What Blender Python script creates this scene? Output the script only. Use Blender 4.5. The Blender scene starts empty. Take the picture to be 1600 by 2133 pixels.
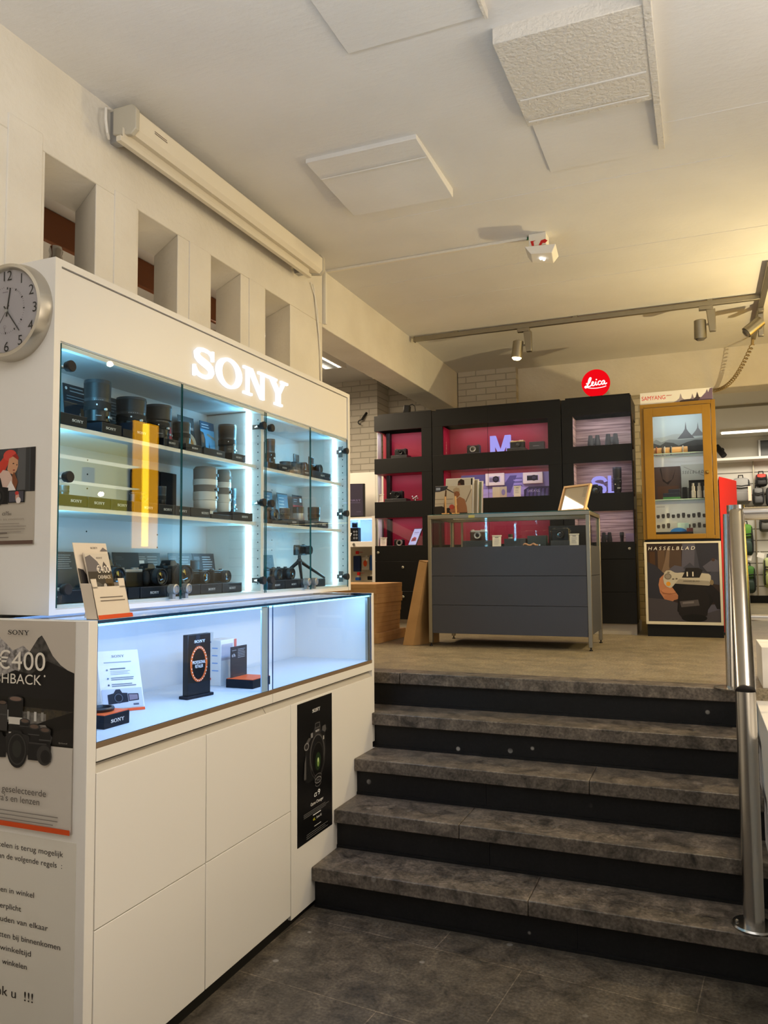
import bpy, bmesh, math, random
from mathutils import Vector, Matrix, Euler
random.seed(7)
PI = math.pi
scene = bpy.context.scene
COL = scene.collection

# ------------------------------------------------------------------ camera
YAW, PITCH, ROLL, EYE = -0.386514422, 0.0653135923, -0.00847035772, 1.45
cy, sy, cp, sp = math.cos(YAW), math.sin(YAW), math.cos(PITCH), math.sin(PITCH)
fwd = Vector((sy*cp, cy*cp, sp)); rgt = Vector((cy, -sy, 0)); upv = rgt.cross(fwd)
cr, sr = math.cos(ROLL), math.sin(ROLL)
rgt, upv = cr*rgt + sr*upv, -sr*rgt + cr*upv
cam_data = bpy.data.cameras.new('camera')
cam_data.sensor_fit = 'VERTICAL'; cam_data.sensor_height = 36.0
cam_data.lens = 1621.47*36.0/2133.0
cam_data.clip_start = 0.05; cam_data.clip_end = 60
cam = bpy.data.objects.new('camera', cam_data); COL.objects.link(cam)
cam.matrix_world = Matrix(((rgt.x, upv.x, -fwd.x, 0), (rgt.y, upv.y, -fwd.y, 0), (rgt.z, upv.z, -fwd.z, EYE), (0, 0, 0, 1)))
scene.camera = cam

# ------------------------------------------------------------------ world, exposure, lamps of the room and added fills
vs = scene.view_settings
scene.display_settings.display_device = 'sRGB'
vs.view_transform = 'Standard'; vs.look = 'None'; vs.exposure = 0.0; vs.gamma = 1.0
vs.use_curve_mapping = False
world = bpy.data.worlds.new('world'); scene.world = world; world.use_nodes = True
bg = world.node_tree.nodes['Background']
bg.inputs[0].default_value = (1.0, 0.87, 0.74, 1); bg.inputs[1].default_value = 0.24

def lamp(name, kind, loc, power, col, size=None, size_y=None, to=None, rot=None, spot=None, blend=.4, spread=None):
    d = bpy.data.lights.new(name, kind); d.energy = power; d.color = col
    if kind == 'AREA':
        d.shape = 'RECTANGLE'; d.size = size; d.size_y = size_y or size
        if spread: d.spread = spread
    elif kind == 'SPOT':
        d.spot_size = spot; d.spot_blend = blend; d.shadow_soft_size = size or .03
    else:
        d.shadow_soft_size = size or .05
    o = bpy.data.objects.new(name, d); COL.objects.link(o); o.location = loc
    if to is not None:
        o.rotation_euler = (Vector(to)-Vector(loc)).to_track_quat('-Z', 'Y').to_euler()
    elif rot is not None:
        o.rotation_euler = rot
    return o
WARM = (1.0, .76, .47); SOFT = (1.0, .80, .55); NEUT = (.94, .96, 1.0); CYAN = (.16, .63, 1.0); SKY = (.20, .46, 1.0); VIOLET = (1.0, .78, .92); YEL = (1.0, .77, .40)
# pendant fluorescents over the lower shop floor, right of and behind the camera
lamp('pendant_light_down', 'AREA', (2.3, 1.5, 2.95), 6, WARM, .6, .25, to=(-.2, 2.0, .6))
lamp('pendant_light_back', 'AREA', (.9, -1.6, 3.0), 3, WARM, 1.4, .3, to=(-.6, 2.2, .9))
# the same lamps' upward slots, then added fills, stair and wall lamps
lamp('pendant_uplight', 'AREA', (.85, 2.0, 2.5), 4.2, NEUT, .25, 1.2, to=(.84, 2.05, 3.42), spread=2.6)
lamp('side_fill', 'AREA', (3.2, 1.9, 2.0), 38, (1.0, .84, .66), 2.2, 1.2, to=(-1.5, 2.2, .6))  # added broad fill from the right, evens out the white fronts; no real fixture
lamp('front_fill', 'AREA', (2.0, -.5, .95), 28, (1.0, .85, .67), 1.4, 1.1, to=(-1.6, 2.4, .5))  # added low fill to brighten the drawers, not a lamp of the shop
lamp('stair_downlight', 'SPOT', (.82, 3.05, 3.36), 75, (1, .86, .68), .03, to=(-.15, 3.1, .4), spot=1.9, blend=.7)
lamp('stair_downlight', 'SPOT', (1.20, 3.5, 3.36), 75, (1, .86, .68), .03, to=(-.2, 3.3, .5), spot=1.9, blend=.7)
lamp('wall_uplight', 'SPOT', (.95, 2.35, 2.7), 20, (1, .90, .76), .3, to=(.05, 2.75, 3.42), spot=2.4, blend=.9)
lamp('ceiling_fill_near', 'AREA', (-.6, .0, 2.42), 72, NEUT, 2.0, 1.0, rot=(PI, 0, 0))  # added panel that lifts the near ceiling evenly, no pendant hangs here
# track spots of the upper floor, then an added ceiling fill
lamp('track_spot_light', 'SPOT', (-1.35, 6.282, 3.22), 70, YEL, .03, to=(-1.30, 5.6, .8), spot=1.9)
lamp('track_spot_light_right', 'SPOT', (1.0, 5.3, 3.2), 125, YEL, .02, to=(-.9, 4.7, .9), spot=2.3, blend=.8)
lamp('ceiling_fill_far', 'SPOT', (1.35, 5.6, 2.1), 135, YEL, .02, to=(-.9, 6.0, 3.40), spot=2.6, blend=.8)  # added fill for the far ceiling, stands off the track
# rear bag department and the room behind the pierced wall
lamp('rear_room_light', 'AREA', (1.2, 10.6, 3.0), 62, (1, .90, .72), 2.2, .6, rot=(0, 0, 0))
lamp('side_room_light', 'AREA', (-3.4, 5.6, 3.25), 75, SOFT, .6, 1.6, rot=(0, 0, 0))
lamp('side_room_fill', 'AREA', (-3.7, 3.4, 1.9), 7, SOFT, 1.0, 1.6, to=(-3.0, 3.4, 3.3))  # added fill for the slot reveals and the brown beam, no fixture there

# ------------------------------------------------------------------ materials
def lin(c):
    return tuple((v/12.92 if v <= .04045 else ((v+.055)/1.055)**2.4) for v in (x/255.0 for x in c))
MATS = {}
def mat(name, rgb, rough=.5, metal=0.0, spec=.5, bump=None, vary=None, coat=0.0):
    if name in MATS: return MATS[name]
    m = bpy.data.materials.new(name); m.use_nodes = True; nt = m.node_tree
    b = nt.nodes['Principled BSDF']; c = lin(rgb)
    b.inputs['Base Color'].default_value = (*c, 1); b.inputs['Roughness'].default_value = rough
    b.inputs['Metallic'].default_value = metal; b.inputs['Specular IOR Level'].default_value = spec
    b.inputs['Coat Weight'].default_value = coat
    if bump or vary:
        geo = nt.nodes.new('ShaderNodeNewGeometry')
    if vary:                                   # (scale, second colour, low, high)
        n = nt.nodes.new('ShaderNodeTexNoise'); n.inputs['Scale'].default_value = vary[0]; n.inputs['Detail'].default_value = 8
        r = nt.nodes.new('ShaderNodeValToRGB'); r.color_ramp.elements[0].position = vary[2]; r.color_ramp.elements[1].position = vary[3]
        r.color_ramp.elements[0].color = (*c, 1); r.color_ramp.elements[1].color = (*lin(vary[1]), 1)
        nt.links.new(geo.outputs['Position'], n.inputs['Vector']); nt.links.new(n.outputs['Fac'], r.inputs[0]); nt.links.new(r.outputs[0], b.inputs['Base Color'])
    if bump:                                   # (scale, strength, distance)
        n2 = nt.nodes.new('ShaderNodeTexNoise'); n2.inputs['Scale'].default_value = bump[0]; n2.inputs['Detail'].default_value = 6
        bp = nt.nodes.new('ShaderNodeBump'); bp.inputs['Strength'].default_value = bump[1]; bp.inputs['Distance'].default_value = bump[2]
        nt.links.new(geo.outputs['Position'], n2.inputs['Vector']); nt.links.new(n2.outputs['Fac'], bp.inputs['Height']); nt.links.new(bp.outputs[0], b.inputs['Normal'])
    MATS[name] = m
    return m
def emit(name, rgb, s):
    if name in MATS: return MATS[name]
    m = bpy.data.materials.new(name); m.use_nodes = True; nt = m.node_tree; nt.nodes.clear()
    e = nt.nodes.new('ShaderNodeEmission'); o = nt.nodes.new('ShaderNodeOutputMaterial')
    e.inputs[0].default_value = (*lin(rgb), 1); e.inputs[1].default_value = s
    nt.links.new(e.outputs[0], o.inputs[0]); MATS[name] = m
    return m
def glassmat(name, tint, refl=1.0, base=.04):
    m = bpy.data.materials.new(name); m.use_nodes = True; nt = m.node_tree; nt.nodes.clear()
    t = nt.nodes.new('ShaderNodeBsdfTransparent'); t.inputs[0].default_value = (*tint, 1)
    g = nt.nodes.new('ShaderNodeBsdfGlossy'); g.inputs['Roughness'].default_value = 0.0
    lw = nt.nodes.new('ShaderNodeLayerWeight'); lw.inputs[0].default_value = .5
    p = nt.nodes.new('ShaderNodeMath'); p.operation = 'POWER'; p.inputs[1].default_value = 4.0
    k = nt.nodes.new('ShaderNodeMath'); k.operation = 'MULTIPLY_ADD'; k.inputs[1].default_value = (1-base)*refl; k.inputs[2].default_value = base*refl
    mx = nt.nodes.new('ShaderNodeMixShader'); o = nt.nodes.new('ShaderNodeOutputMaterial')
    L = nt.links.new
    L(lw.outputs['Facing'], p.inputs[0]); L(p.outputs[0], k.inputs[0]); L(k.outputs[0], mx.inputs[0]); L(t.outputs[0], mx.inputs[1]); L(g.outputs[0], mx.inputs[2]); L(mx.outputs[0], o.inputs[0])
    MATS[name] = m
    return m
def ink(r, g, b, rough=.45):
    return mat('ink_%02x%02x%02x' % (r, g, b), (r, g, b), rough, 0, .22)

WHITE = mat('white_laminate', (226, 222, 214), .38)
WHITE_IN = mat('white_cabinet_lining', (204, 208, 210), .5)
PLASTER = mat('white_painted_concrete', (222, 217, 206), .8, bump=(34, .55, .007), vary=(3.0, (208, 202, 190), .35, .8))
def boardmarked(name, rgb, rough):          # concrete cast against boards running along X
    m = mat(name, rgb, rough); nt = m.node_tree; N = nt.nodes.new; L = nt.links.new; b = nt.nodes['Principled BSDF']
    geo = N('ShaderNodeNewGeometry'); mp = N('ShaderNodeMapping'); mp.inputs['Scale'].default_value = (2.2, 26, 2.2); L(geo.outputs['Position'], mp.inputs['Vector'])
    n1 = N('ShaderNodeTexNoise'); n1.inputs['Scale'].default_value = 1; n1.inputs['Detail'].default_value = 9; n1.inputs['Roughness'].default_value = .68; L(mp.outputs[0], n1.inputs['Vector'])
    n2 = N('ShaderNodeTexNoise'); n2.inputs['Scale'].default_value = 42; n2.inputs['Detail'].default_value = 5; L(geo.outputs['Position'], n2.inputs['Vector'])
    b1 = N('ShaderNodeBump'); b1.inputs['Strength'].default_value = .2; b1.inputs['Distance'].default_value = .012; L(n1.outputs['Fac'], b1.inputs['Height'])
    b2 = N('ShaderNodeBump'); b2.inputs['Strength'].default_value = .3; b2.inputs['Distance'].default_value = .006; L(n2.outputs['Fac'], b2.inputs['Height']); L(b1.outputs[0], b2.inputs['Normal']); L(b2.outputs[0], b.inputs['Normal'])
    n3 = N('ShaderNodeTexNoise'); n3.inputs['Scale'].default_value = 1.3; n3.inputs['Detail'].default_value = 6; L(geo.outputs['Position'], n3.inputs['Vector'])
    r = N('ShaderNodeValToRGB'); r.color_ramp.elements[0].position = .35; r.color_ramp.elements[1].position = .7; r.color_ramp.elements[0].color = (*lin(rgb), 1); r.color_ramp.elements[1].color = (*lin(tuple(v-12 for v in rgb)), 1); L(n3.outputs['Fac'], r.inputs[0]); L(r.outputs[0], b.inputs['Base Color'])
    return m
CEIL = boardmarked('painted_concrete_ceiling', (228, 227, 225), .82)
ROUGHC = mat('rough_concrete_plate', (218, 214, 206), .85, bump=(60, .8, .010))
BLACKM = mat('black_laminate', (13, 13, 13), .45, 0, .3)
BLACKP = mat('black_plastic', (16, 16, 17), .36)
BLACKR = mat('black_rubber', (20, 20, 21), .75)
GRAPH = mat('graphite_plastic', (52, 54, 57), .4)
NAVYBOX = mat('black_card_box', (20, 25, 34), .5, 0, .2)
STEEL = mat('brushed_stainless_steel', (178, 174, 168), .24, 1.0)
ALU = mat('satin_aluminium', (158, 152, 138), .4, 1.0)
CHROME = mat('chrome', (215, 215, 215), .15, 1.0)
SILVER = mat('silver_plastic', (176, 176, 176), .32, .6)
LENSW = mat('off_white_lens_barrel', (214, 210, 200), .4)
LENSG = mat('grey_lens_hood', (128, 122, 116), .5)
FRONTG = mat('lens_front_glass', (8, 9, 16), .05, 0, 1.0, coat=1.0)
PAPER = mat('white_paper', (226, 222, 214), .6)
CARD = mat('dark_info_card', (34, 44, 54), .4)
CARDB = mat('brown_cardboard', (178, 138, 86), .75, vary=(9, (162, 122, 72), .3, .75))
CRIMSON = mat('crimson_lining', (150, 14, 50), .5)
RED = mat('red_lacquer', (196, 22, 16), .4)
OCHRE = mat('ochre_painted_wood', (142, 103, 4), .45, vary=(6, (132, 95, 3), .4, .7))
GREYBLUE = mat('slate_grey_laminate', (62, 64, 72), .42)
PINE = mat('pale_wood', (214, 168, 108), .5)
BROWNW = mat('brown_wood_beam', (120, 66, 26), .55)
DARKG = mat('drawer_gap_shade', (48, 46, 44), .6)
ORANGE = mat('orange_print', (226, 92, 34), .45)
EDGEG = mat('green_glass_edge', (20, 84, 82), .15, 0, .8)
EDGEB = mat('blue_glass_edge', (18, 62, 108), .15, 0, .8)
GLASS = glassmat('cabinet_glass', (.93, .965, .965))
GLASSB = glassmat('showcase_glass', (.95, .975, .99), .35)
GLASSC = glassmat('counter_glass', (.95, .96, .95), .5)
LEDW = emit('white_led_strip', (214, 244, 255), 9.0)
LEDB = emit('cyan_led_strip', (120, 214, 255), 5.0)
SIGNW = emit('lit_white_letter', (255, 255, 255), 1.25)
SIGNV = emit('lit_lavender_letter', (172, 164, 252), 1.0)
SIGNR = emit('lit_red_disc', (236, 10, 22), 1.05)
TUBE = emit('fluorescent_tube', (255, 246, 226), 4.0)
BULB = emit('spot_bulb', (255, 226, 160), 22.0)

# ------------------------------------------------------------------ mesh helpers
class MB:
    """collects shapes, then links them as ONE mesh object"""
    def __init__(s): s.v = []; s.f = []; s.m = []
    def add(s, vs_, fs, mi=0):
        o = len(s.v); s.v += [tuple(p) for p in vs_]
        for f in fs: s.f.append([o+i for i in f]); s.m.append(mi)
        return s
    def box(s, x0, x1, y0, y1, z0, z1, mi=0):
        vs_ = [(x, y, z) for z in (z0, z1) for y in (y0, y1) for x in (x0, x1)]
        return s.add(vs_, [(0, 2, 3, 1), (4, 5, 7, 6), (0, 1, 5, 4), (1, 3, 7, 5), (3, 2, 6, 7), (2, 0, 4, 6)], mi)
    def pane(s, x0, x1, y0, y1, z0, z1, thin, mi=0, ei=1):
        o = len(s.m); s.box(x0, x1, y0, y1, z0, z1, ei)
        keep = {'x': (3, 5), 'y': (2, 4), 'z': (0, 1)}[thin]
        for k in keep: s.m[o+k] = mi
        return s
    def hexa(s, pts, mi=0):                     # eight corners in box order
        return s.add(pts, [(0, 2, 3, 1), (4, 5, 7, 6), (0, 1, 5, 4), (1, 3, 7, 5), (3, 2, 6, 7), (2, 0, 4, 6)], mi)
    def prism(s, poly, place, d, mi=0):         # poly in 2D, place(u,v,w)->xyz, thickness d along w
        n = len(poly)
        vs_ = [place(u, v, 0) for u, v in poly] + [place(u, v, d) for u, v in poly]
        fs = [tuple(range(n))[::-1], tuple(range(n, 2*n))] + [(i, (i+1) % n, n+(i+1) % n, n+i) for i in range(n)]
        return s.add(vs_, fs, mi)
    def lathe(s, prof, org=(0, 0, 0), ax='z', n=28, mi=0, mis=None):
        o = Vector(org); vs_ = []; fs = []
        for r, h in prof:
            for k in range(n):
                a = 2*PI*k/n; c, d = r*math.cos(a), r*math.sin(a)
                p = {'z': (c, d, h), 'y': (d, -h, c), 'x': (h, c, d)}[ax]
                vs_.append(o+Vector(p))
        b = len(s.v); s.v += [tuple(p) for p in vs_]
        for i in range(len(prof)-1):
            for k in range(n):
                s.f.append([b+i*n+k, b+i*n+(k+1) % n, b+(i+1)*n+(k+1) % n, b+(i+1)*n+k]); s.m.append(mis[i] if mis else mi)
        if prof[0][0] > 1e-5: s.f.append([b+k for k in range(n)][::-1]); s.m.append(mis[0] if mis else mi)
        if prof[-1][0] > 1e-5: s.f.append([b+(len(prof)-1)*n+k for k in range(n)]); s.m.append(mis[-1] if mis else mi)
        return s
    def rod(s, a, b, r, n=14, mi=0, r2=None):
        return s.tube([a, b], r, n, mi, r2)
    def tube(s, pts, r, n=12, mi=0, r2=None):
        pts = [Vector(p) for p in pts]; rings = []; up = None
        for i, p in enumerate(pts):
            t = (pts[min(i+1, len(pts)-1)]-pts[max(i-1, 0)]).normalized()
            if up is None:
                up = t.orthogonal().normalized()
            up = (up - t*up.dot(t)).normalized(); w = t.cross(up)
            rr = r if r2 is None else r+(r2-r)*i/(len(pts)-1)
            rings.append([p+rr*(math.cos(2*PI*k/n)*up+math.sin(2*PI*k/n)*w) for k in range(n)])
        b = len(s.v)
        for g in rings: s.v += [tuple(q) for q in g]
        for i in range(len(rings)-1):
            for k in range(n):
                s.f.append([b+i*n+k, b+i*n+(k+1) % n, b+(i+1)*n+(k+1) % n, b+(i+1)*n+k]); s.m.append(mi)
        s.f.append([b+k for k in range(n)][::-1]); s.m.append(mi)
        s.f.append([b+(len(rings)-1)*n+k for k in range(n)]); s.m.append(mi)
        return s
    def blob(s, c, r, mi=0, n=16, m=10, p=1.0):
        c = Vector(c); vs_ = []; fs = []
        sgn = lambda v: math.copysign(abs(v)**p, v)
        for i in range(m+1):
            a = PI*i/m
            for k in range(n):
                b = 2*PI*k/n
                vs_.append((c.x+r[0]*sgn(math.sin(a))*sgn(math.cos(b)), c.y+r[1]*sgn(math.sin(a))*sgn(math.sin(b)), c.z+r[2]*sgn(math.cos(a))))
        for i in range(m):
            for k in range(n): fs.append((i*n+k, i*n+(k+1) % n, (i+1)*n+(k+1) % n, (i+1)*n+k))
        return s.add(vs_, fs, mi)
    def build(s, name, mats, parent=None, bevel=0, smooth=35, world=True):
        if not isinstance(mats, (list, tuple)): mats = [mats]
        off = Vector((0, 0, 0))
        if parent is not None and world: off = wloc(parent)
        me = bpy.data.meshes.new(name)
        me.from_pydata([tuple(Vector(p)-off) for p in s.v], [], s.f)
        for m in mats: me.materials.append(m)
        me.polygons.foreach_set('material_index', s.m)
        bm = bmesh.new(); bm.from_mesh(me); bmesh.ops.recalc_face_normals(bm, faces=bm.faces); bm.to_mesh(me); bm.free()
        if smooth:
            me.polygons.foreach_set('use_smooth', [True]*len(me.polygons)); me.set_sharp_from_angle(angle=math.radians(smooth))
        o = bpy.data.objects.new(name, me); COL.objects.link(o)
        if parent is not None: o.parent = parent
        if bevel:
            b = o.modifiers.new('bevel', 'BEVEL'); b.width = bevel; b.segments = 2; b.limit_method = 'ANGLE'; b.angle_limit = math.radians(40)
        return o
def wloc(o):
    v = Vector(o.location)
    while o.parent is not None: o = o.parent; v = v+Vector(o.location)
    return v
def tag(o, label, cat, group=None):
    o['label'] = label; o['category'] = cat
    if group: o['group'] = group
    return o
def struct(o): o['kind'] = 'structure'; return o
def thing(name, label, cat, loc=(0, 0, 0), rz=0.0, group=None):
    o = bpy.data.objects.new(name, None); COL.objects.link(o); o.empty_display_size = .05
    o.location = loc; o.rotation_euler = (0, 0, rz)
    return tag(o, label, cat, group)
def copy_tree(o, parent=None):
    kids = list(o.children); c = o.copy(); COL.objects.link(c)
    if parent is not None: c.parent = parent
    for k in kids: copy_tree(k, c)
    return c

# ------------------------------------------------------------------ flat printing (posters, cards, lettering)
_TXT = {}
def text_tris(body):
    if body in _TXT: return _TXT[body]
    cu = bpy.data.curves.new('lettering', 'FONT'); cu.body = body; cu.size = 1; cu.resolution_u = 5
    ob = bpy.data.objects.new('lettering', cu); COL.objects.link(ob)
    dg = bpy.context.evaluated_depsgraph_get(); me = ob.evaluated_get(dg).to_mesh()
    vv = [(v.co.x, v.co.y) for v in me.vertices]; ff = [tuple(p.vertices) for p in me.polygons]
    ob.evaluated_get(dg).to_mesh_clear(); bpy.data.objects.remove(ob); bpy.data.curves.remove(cu)
    _TXT[body] = (vv, ff)
    return _TXT[body]
def sony_polys():
    """slab-serif capitals S O N Y, height 1, as 2D polygons"""
    P = []
    def rect(a, b, c, d): P.append([(a, b), (c, b), (c, d), (a, d)])
    # S : swept centre line with varying width, plus two upright serifs
    def sweep(pts, ws):
        L = []; R = []
        for i, (x, y) in enumerate(pts):
            x0, y0 = pts[max(i-1, 0)]; x1, y1 = pts[min(i+1, len(pts)-1)]
            l = math.hypot(x1-x0, y1-y0); nx, ny = -(y1-y0)/l, (x1-x0)/l
            L.append((x+nx*ws[i]/2, y+ny*ws[i]/2)); R.append((x-nx*ws[i]/2, y-ny*ws[i]/2))
        for i in range(len(pts)-1): P.append([L[i], L[i+1], R[i+1], R[i]])
    top = [(1.02, .74), (.96, .85), (.84, .92), (.66, .94), (.48, .93), (.32, .88), (.22, .77), (.25, .66), (.36, .59), (.56, .535), (.76, .48), (.92, .40), (.97, .28), (.90, .16), (.74, .08), (.54, .06), (.36, .08), (.22, .15), (.13, .28)]
    ws = [.06, .07, .08, .10, .12, .16, .20, .22, .23, .24, .24, .23, .21, .17, .13, .11, .10, .09, .08]
    sweep(top, ws); rect(.98, .66, 1.06, 1.0); rect(.07, .0, .15, .36)
    # O
    n = 28; ox, rx, ry, ix, iy = 1.92, .70, .52, .44, .42
    for k in range(n):
        a, b = 2*PI*k/n, 2*PI*(k+1)/n
        P.append([(ox+rx*math.cos(a), .5+ry*math.sin(a)), (ox+rx*math.cos(b), .5+ry*math.sin(b)), (ox+ix*math.cos(b), .5+iy*math.sin(b)), (ox+ix*math.cos(a), .5+iy*math.sin(a))])
    # N
    rect(2.74, .0, 3.24, .09); rect(2.74, .91, 3.16, 1.0); rect(2.92, .0, 3.06, 1.0)
    P.append([(2.98, 1.0), (3.26, 1.0), (4.02, .0), (3.80, .0)]); rect(3.84, .0, 4.0, 1.0); rect(3.64, .91, 4.20, 1.0)
    # Y
    rect(4.24, .91, 4.86, 1.0); rect(5.14, .91, 5.62, 1.0); rect(4.72, .0, 5.24, .09); rect(4.85, .0, 5.10, .5)
    P.append([(4.36, 1.0), (4.66, 1.0), (5.10, .5), (5.10, .38), (4.85, .38), (4.85, .46)]); P.append([(5.30, 1.0), (5.48, 1.0), (5.10, .46), (5.0, .55)])
    return P
SONY = sony_polys(); SONY_W = 5.62
class Print:
    """coloured shapes on one flat sheet: origin, right and up axes, normal; later shapes lie over earlier ones"""
    def __init__(s, o, U, V, lift=.0006, step=.00012):
        s.o = Vector(o); s.U = Vector(U); s.V = Vector(V); s.N = s.U.cross(s.V); s.mb = MB(); s.mats = []; s.k = 0; s.lift = lift; s.step = step; s.T = None
    def _mi(s, c):
        m = c if isinstance(c, bpy.types.Material) else ink(*c)
        if m not in s.mats: s.mats.append(m)
        return s.mats.index(m)
    def _put(s, vs_, fs, c):
        h = s.lift+s.k*s.step
        if s.T: vs_ = [(u*s.T[0]+s.T[2], v*s.T[1]+s.T[3]) for u, v in vs_]
        s.mb.add([s.o+s.U*u+s.V*v+s.N*h for u, v in vs_], fs, s._mi(c))
    def poly(s, pts, c): s._put(pts, [tuple(range(len(pts)))], c); s.k += 1; return s
    def polys(s, list_, c):
        for p in list_: s._put(p, [tuple(range(len(p)))], c)
        s.k += 1; return s
    def rect(s, u0, v0, u1, v1, c): return s.poly([(u0, v0), (u1, v0), (u1, v1), (u0, v1)], c)
    def ell(s, u, v, a, b, c, n=24, rot=0.0):
        ca, sa = math.cos(rot), math.sin(rot)
        return s.poly([(u+a*math.cos(t)*ca-b*math.sin(t)*sa, v+a*math.cos(t)*sa+b*math.sin(t)*ca) for t in (2*PI*k/n for k in range(n))], c)
    def ring(s, u, v, a, b, w, c, n=32):
        L = []
        for k in range(n):
            t0, t1 = 2*PI*k/n, 2*PI*(k+1)/n
            L.append([(u+a*math.cos(t0), v+b*math.sin(t0)), (u+a*math.cos(t1), v+b*math.sin(t1)), (u+(a-w)*math.cos(t1), v+(b-w)*math.sin(t1)), (u+(a-w)*math.cos(t0), v+(b-w)*math.sin(t0))])
        return s.polys(L, c)
    def text(s, body, u, v, h, c, w=None, align='l', shear=0.0):
        vv, ff = text_tris(body)
        if not vv: return s
        x0 = min(p[0] for p in vv); x1 = max(p[0] for p in vv); k = h/.72; kx = k if w is None else w/(x1-x0)
        wid = (x1-x0)*kx; a = u-{'l': 0, 'c': wid/2, 'r': wid}[align]
        s._put([(a+(x-x0)*kx+shear*y*k, v+y*k) for x, y in vv], ff, c); s.k += 1; return s
    def sony(s, u, v, h, c, w=None, align='l'):
        k = h; kx = h if w is None else w/SONY_W; a = u-{'l': 0, 'c': SONY_W*kx/2, 'r': SONY_W*kx}[align]
        return s.polys([[(a+x*kx, v+y*k) for x, y in p] for p in SONY], c)
    def lines(s, u, v, w, n, gap, th, c, ragged=.25):
        L = []
        for i in range(n):
            ww = w*(1-ragged*random.random()); y = v-i*gap; L.append([(u, y), (u+ww, y), (u+ww, y+th), (u, y+th)])
        return s.polys(L, c)
    def build(s, name, parent, world=True): return s.mb.build(name, s.mats, parent, smooth=0, world=world)
U_Y, U_X, V_Z = (0, 1, 0), (1, 0, 0), (0, 0, 1)
# ================================================================== THE SETTING
RISE, U = .1735, .8675
def slate(name, dark, light, tile, lo, hi, rough, dust=.0, joint=1.9):
    m = bpy.data.materials.new(name); m.use_nodes = True; nt = m.node_tree; b = nt.nodes['Principled BSDF']; N = nt.nodes.new; L = nt.links.new
    geo = N('ShaderNodeNewGeometry')
    n1 = N('ShaderNodeTexNoise'); n1.inputs['Scale'].default_value = 8.5 if tile else 13; n1.inputs['Detail'].default_value = 12; n1.inputs['Roughness'].default_value = .72; n1.inputs['Distortion'].default_value = .6
    L(geo.outputs['Position'], n1.inputs['Vector'])
    r1 = N('ShaderNodeValToRGB'); r1.color_ramp.elements[0].position = lo; r1.color_ramp.elements[1].position = hi
    r1.color_ramp.elements[0].color = (*lin(dark), 1); r1.color_ramp.elements[1].color = (*lin(light), 1); L(n1.outputs['Fac'], r1.inputs[0])
    n2 = N('ShaderNodeTexNoise'); n2.inputs['Scale'].default_value = 90; n2.inputs['Detail'].default_value = 4; L(geo.outputs['Position'], n2.inputs['Vector'])
    mm = N('ShaderNodeMapRange'); mm.inputs[1].default_value = .3; mm.inputs[2].default_value = .7; mm.inputs[3].default_value = .62; mm.inputs[4].default_value = 1.38; L(n2.outputs['Fac'], mm.inputs[0])
    mu = N('ShaderNodeMixRGB'); mu.blend_type = 'MULTIPLY'; mu.inputs[0].default_value = 1; L(r1.outputs[0], mu.inputs[1]); L(mm.outputs[0], mu.inputs[2])
    last = mu.outputs[0]
    if dust:                                         # chalky scuffs and paint specks
        v = N('ShaderNodeTexVoronoi'); v.inputs['Scale'].default_value = 7.5; L(geo.outputs['Position'], v.inputs['Vector'])
        r2 = N('ShaderNodeValToRGB'); r2.color_ramp.elements[0].position = .07; r2.color_ramp.elements[1].position = .10
        r2.color_ramp.elements[0].color = (1, 1, 1, 1); r2.color_ramp.elements[1].color = (0, 0, 0, 1); L(v.outputs['Distance'], r2.inputs[0])
        n3 = N('ShaderNodeTexNoise'); n3.inputs['Scale'].default_value = 4.5; L(geo.outputs['Position'], n3.inputs['Vector'])
        r3 = N('ShaderNodeValToRGB'); r3.color_ramp.elements[0].position = .46; r3.color_ramp.elements[1].position = .54; L(n3.outputs['Fac'], r3.inputs[0])
        m1 = N('ShaderNodeMath'); m1.operation = 'MULTIPLY'; L(r2.outputs[0], m1.inputs[0]); L(r3.outputs[0], m1.inputs[1])
        m2 = N('ShaderNodeMath'); m2.operation = 'MULTIPLY'; m2.inputs[1].default_value = dust; L(m1.outputs[0], m2.inputs[0])
        mx = N('ShaderNodeMixRGB'); L(m2.outputs[0], mx.inputs[0]); L(last, mx.inputs[1]); mx.inputs[2].default_value = (.30, .28, .25, 1); last = mx.outputs[0]
    if tile:
        br = N('ShaderNodeTexBrick'); br.offset = .37; br.inputs['Scale'].default_value = 1.0; br.inputs['Brick Width'].default_value = tile[0]; br.inputs['Row Height'].default_value = tile[1]
        br.inputs['Mortar Size'].default_value = .0022; br.inputs['Mortar Smooth'].default_value = .3
        br.inputs['Color1'].default_value = (1, 1, 1, 1); br.inputs['Color2'].default_value = (.88, .88, .88, 1); br.inputs['Mortar'].default_value = (joint, joint*.97, joint*.93, 1)
        mp = N('ShaderNodeMapping'); mp.inputs['Rotation'].default_value = (0, 0, tile[2]); L(geo.outputs['Position'], mp.inputs['Vector']); L(mp.outputs[0], br.inputs['Vector'])
        m3 = N('ShaderNodeMixRGB'); m3.blend_type = 'MULTIPLY'; m3.inputs[0].default_value = 1; L(last, m3.inputs[1]); L(br.outputs['Color'], m3.inputs[2]); last = m3.outputs[0]
    L(last, b.inputs['Base Color'])
    b.inputs['Roughness'].default_value = rough; b.inputs['Specular IOR Level'].default_value = .35
    bp = N('ShaderNodeBump'); bp.inputs['Strength'].default_value = .12; bp.inputs['Distance'].default_value = .004; L(n1.outputs['Fac'], bp.inputs['Height']); L(bp.outputs[0], b.inputs['Normal'])
    MATS[name] = m
    return m
SLATE = slate('dark_slate_floor', (48, 44, 39), (104, 95, 83), (.92, .46, .1), .34, .68, .42, .6)
TREAD = slate('stone_stair_tread', (48, 44, 40), (122, 111, 99), None, .34, .68, .40, .35)
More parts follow.
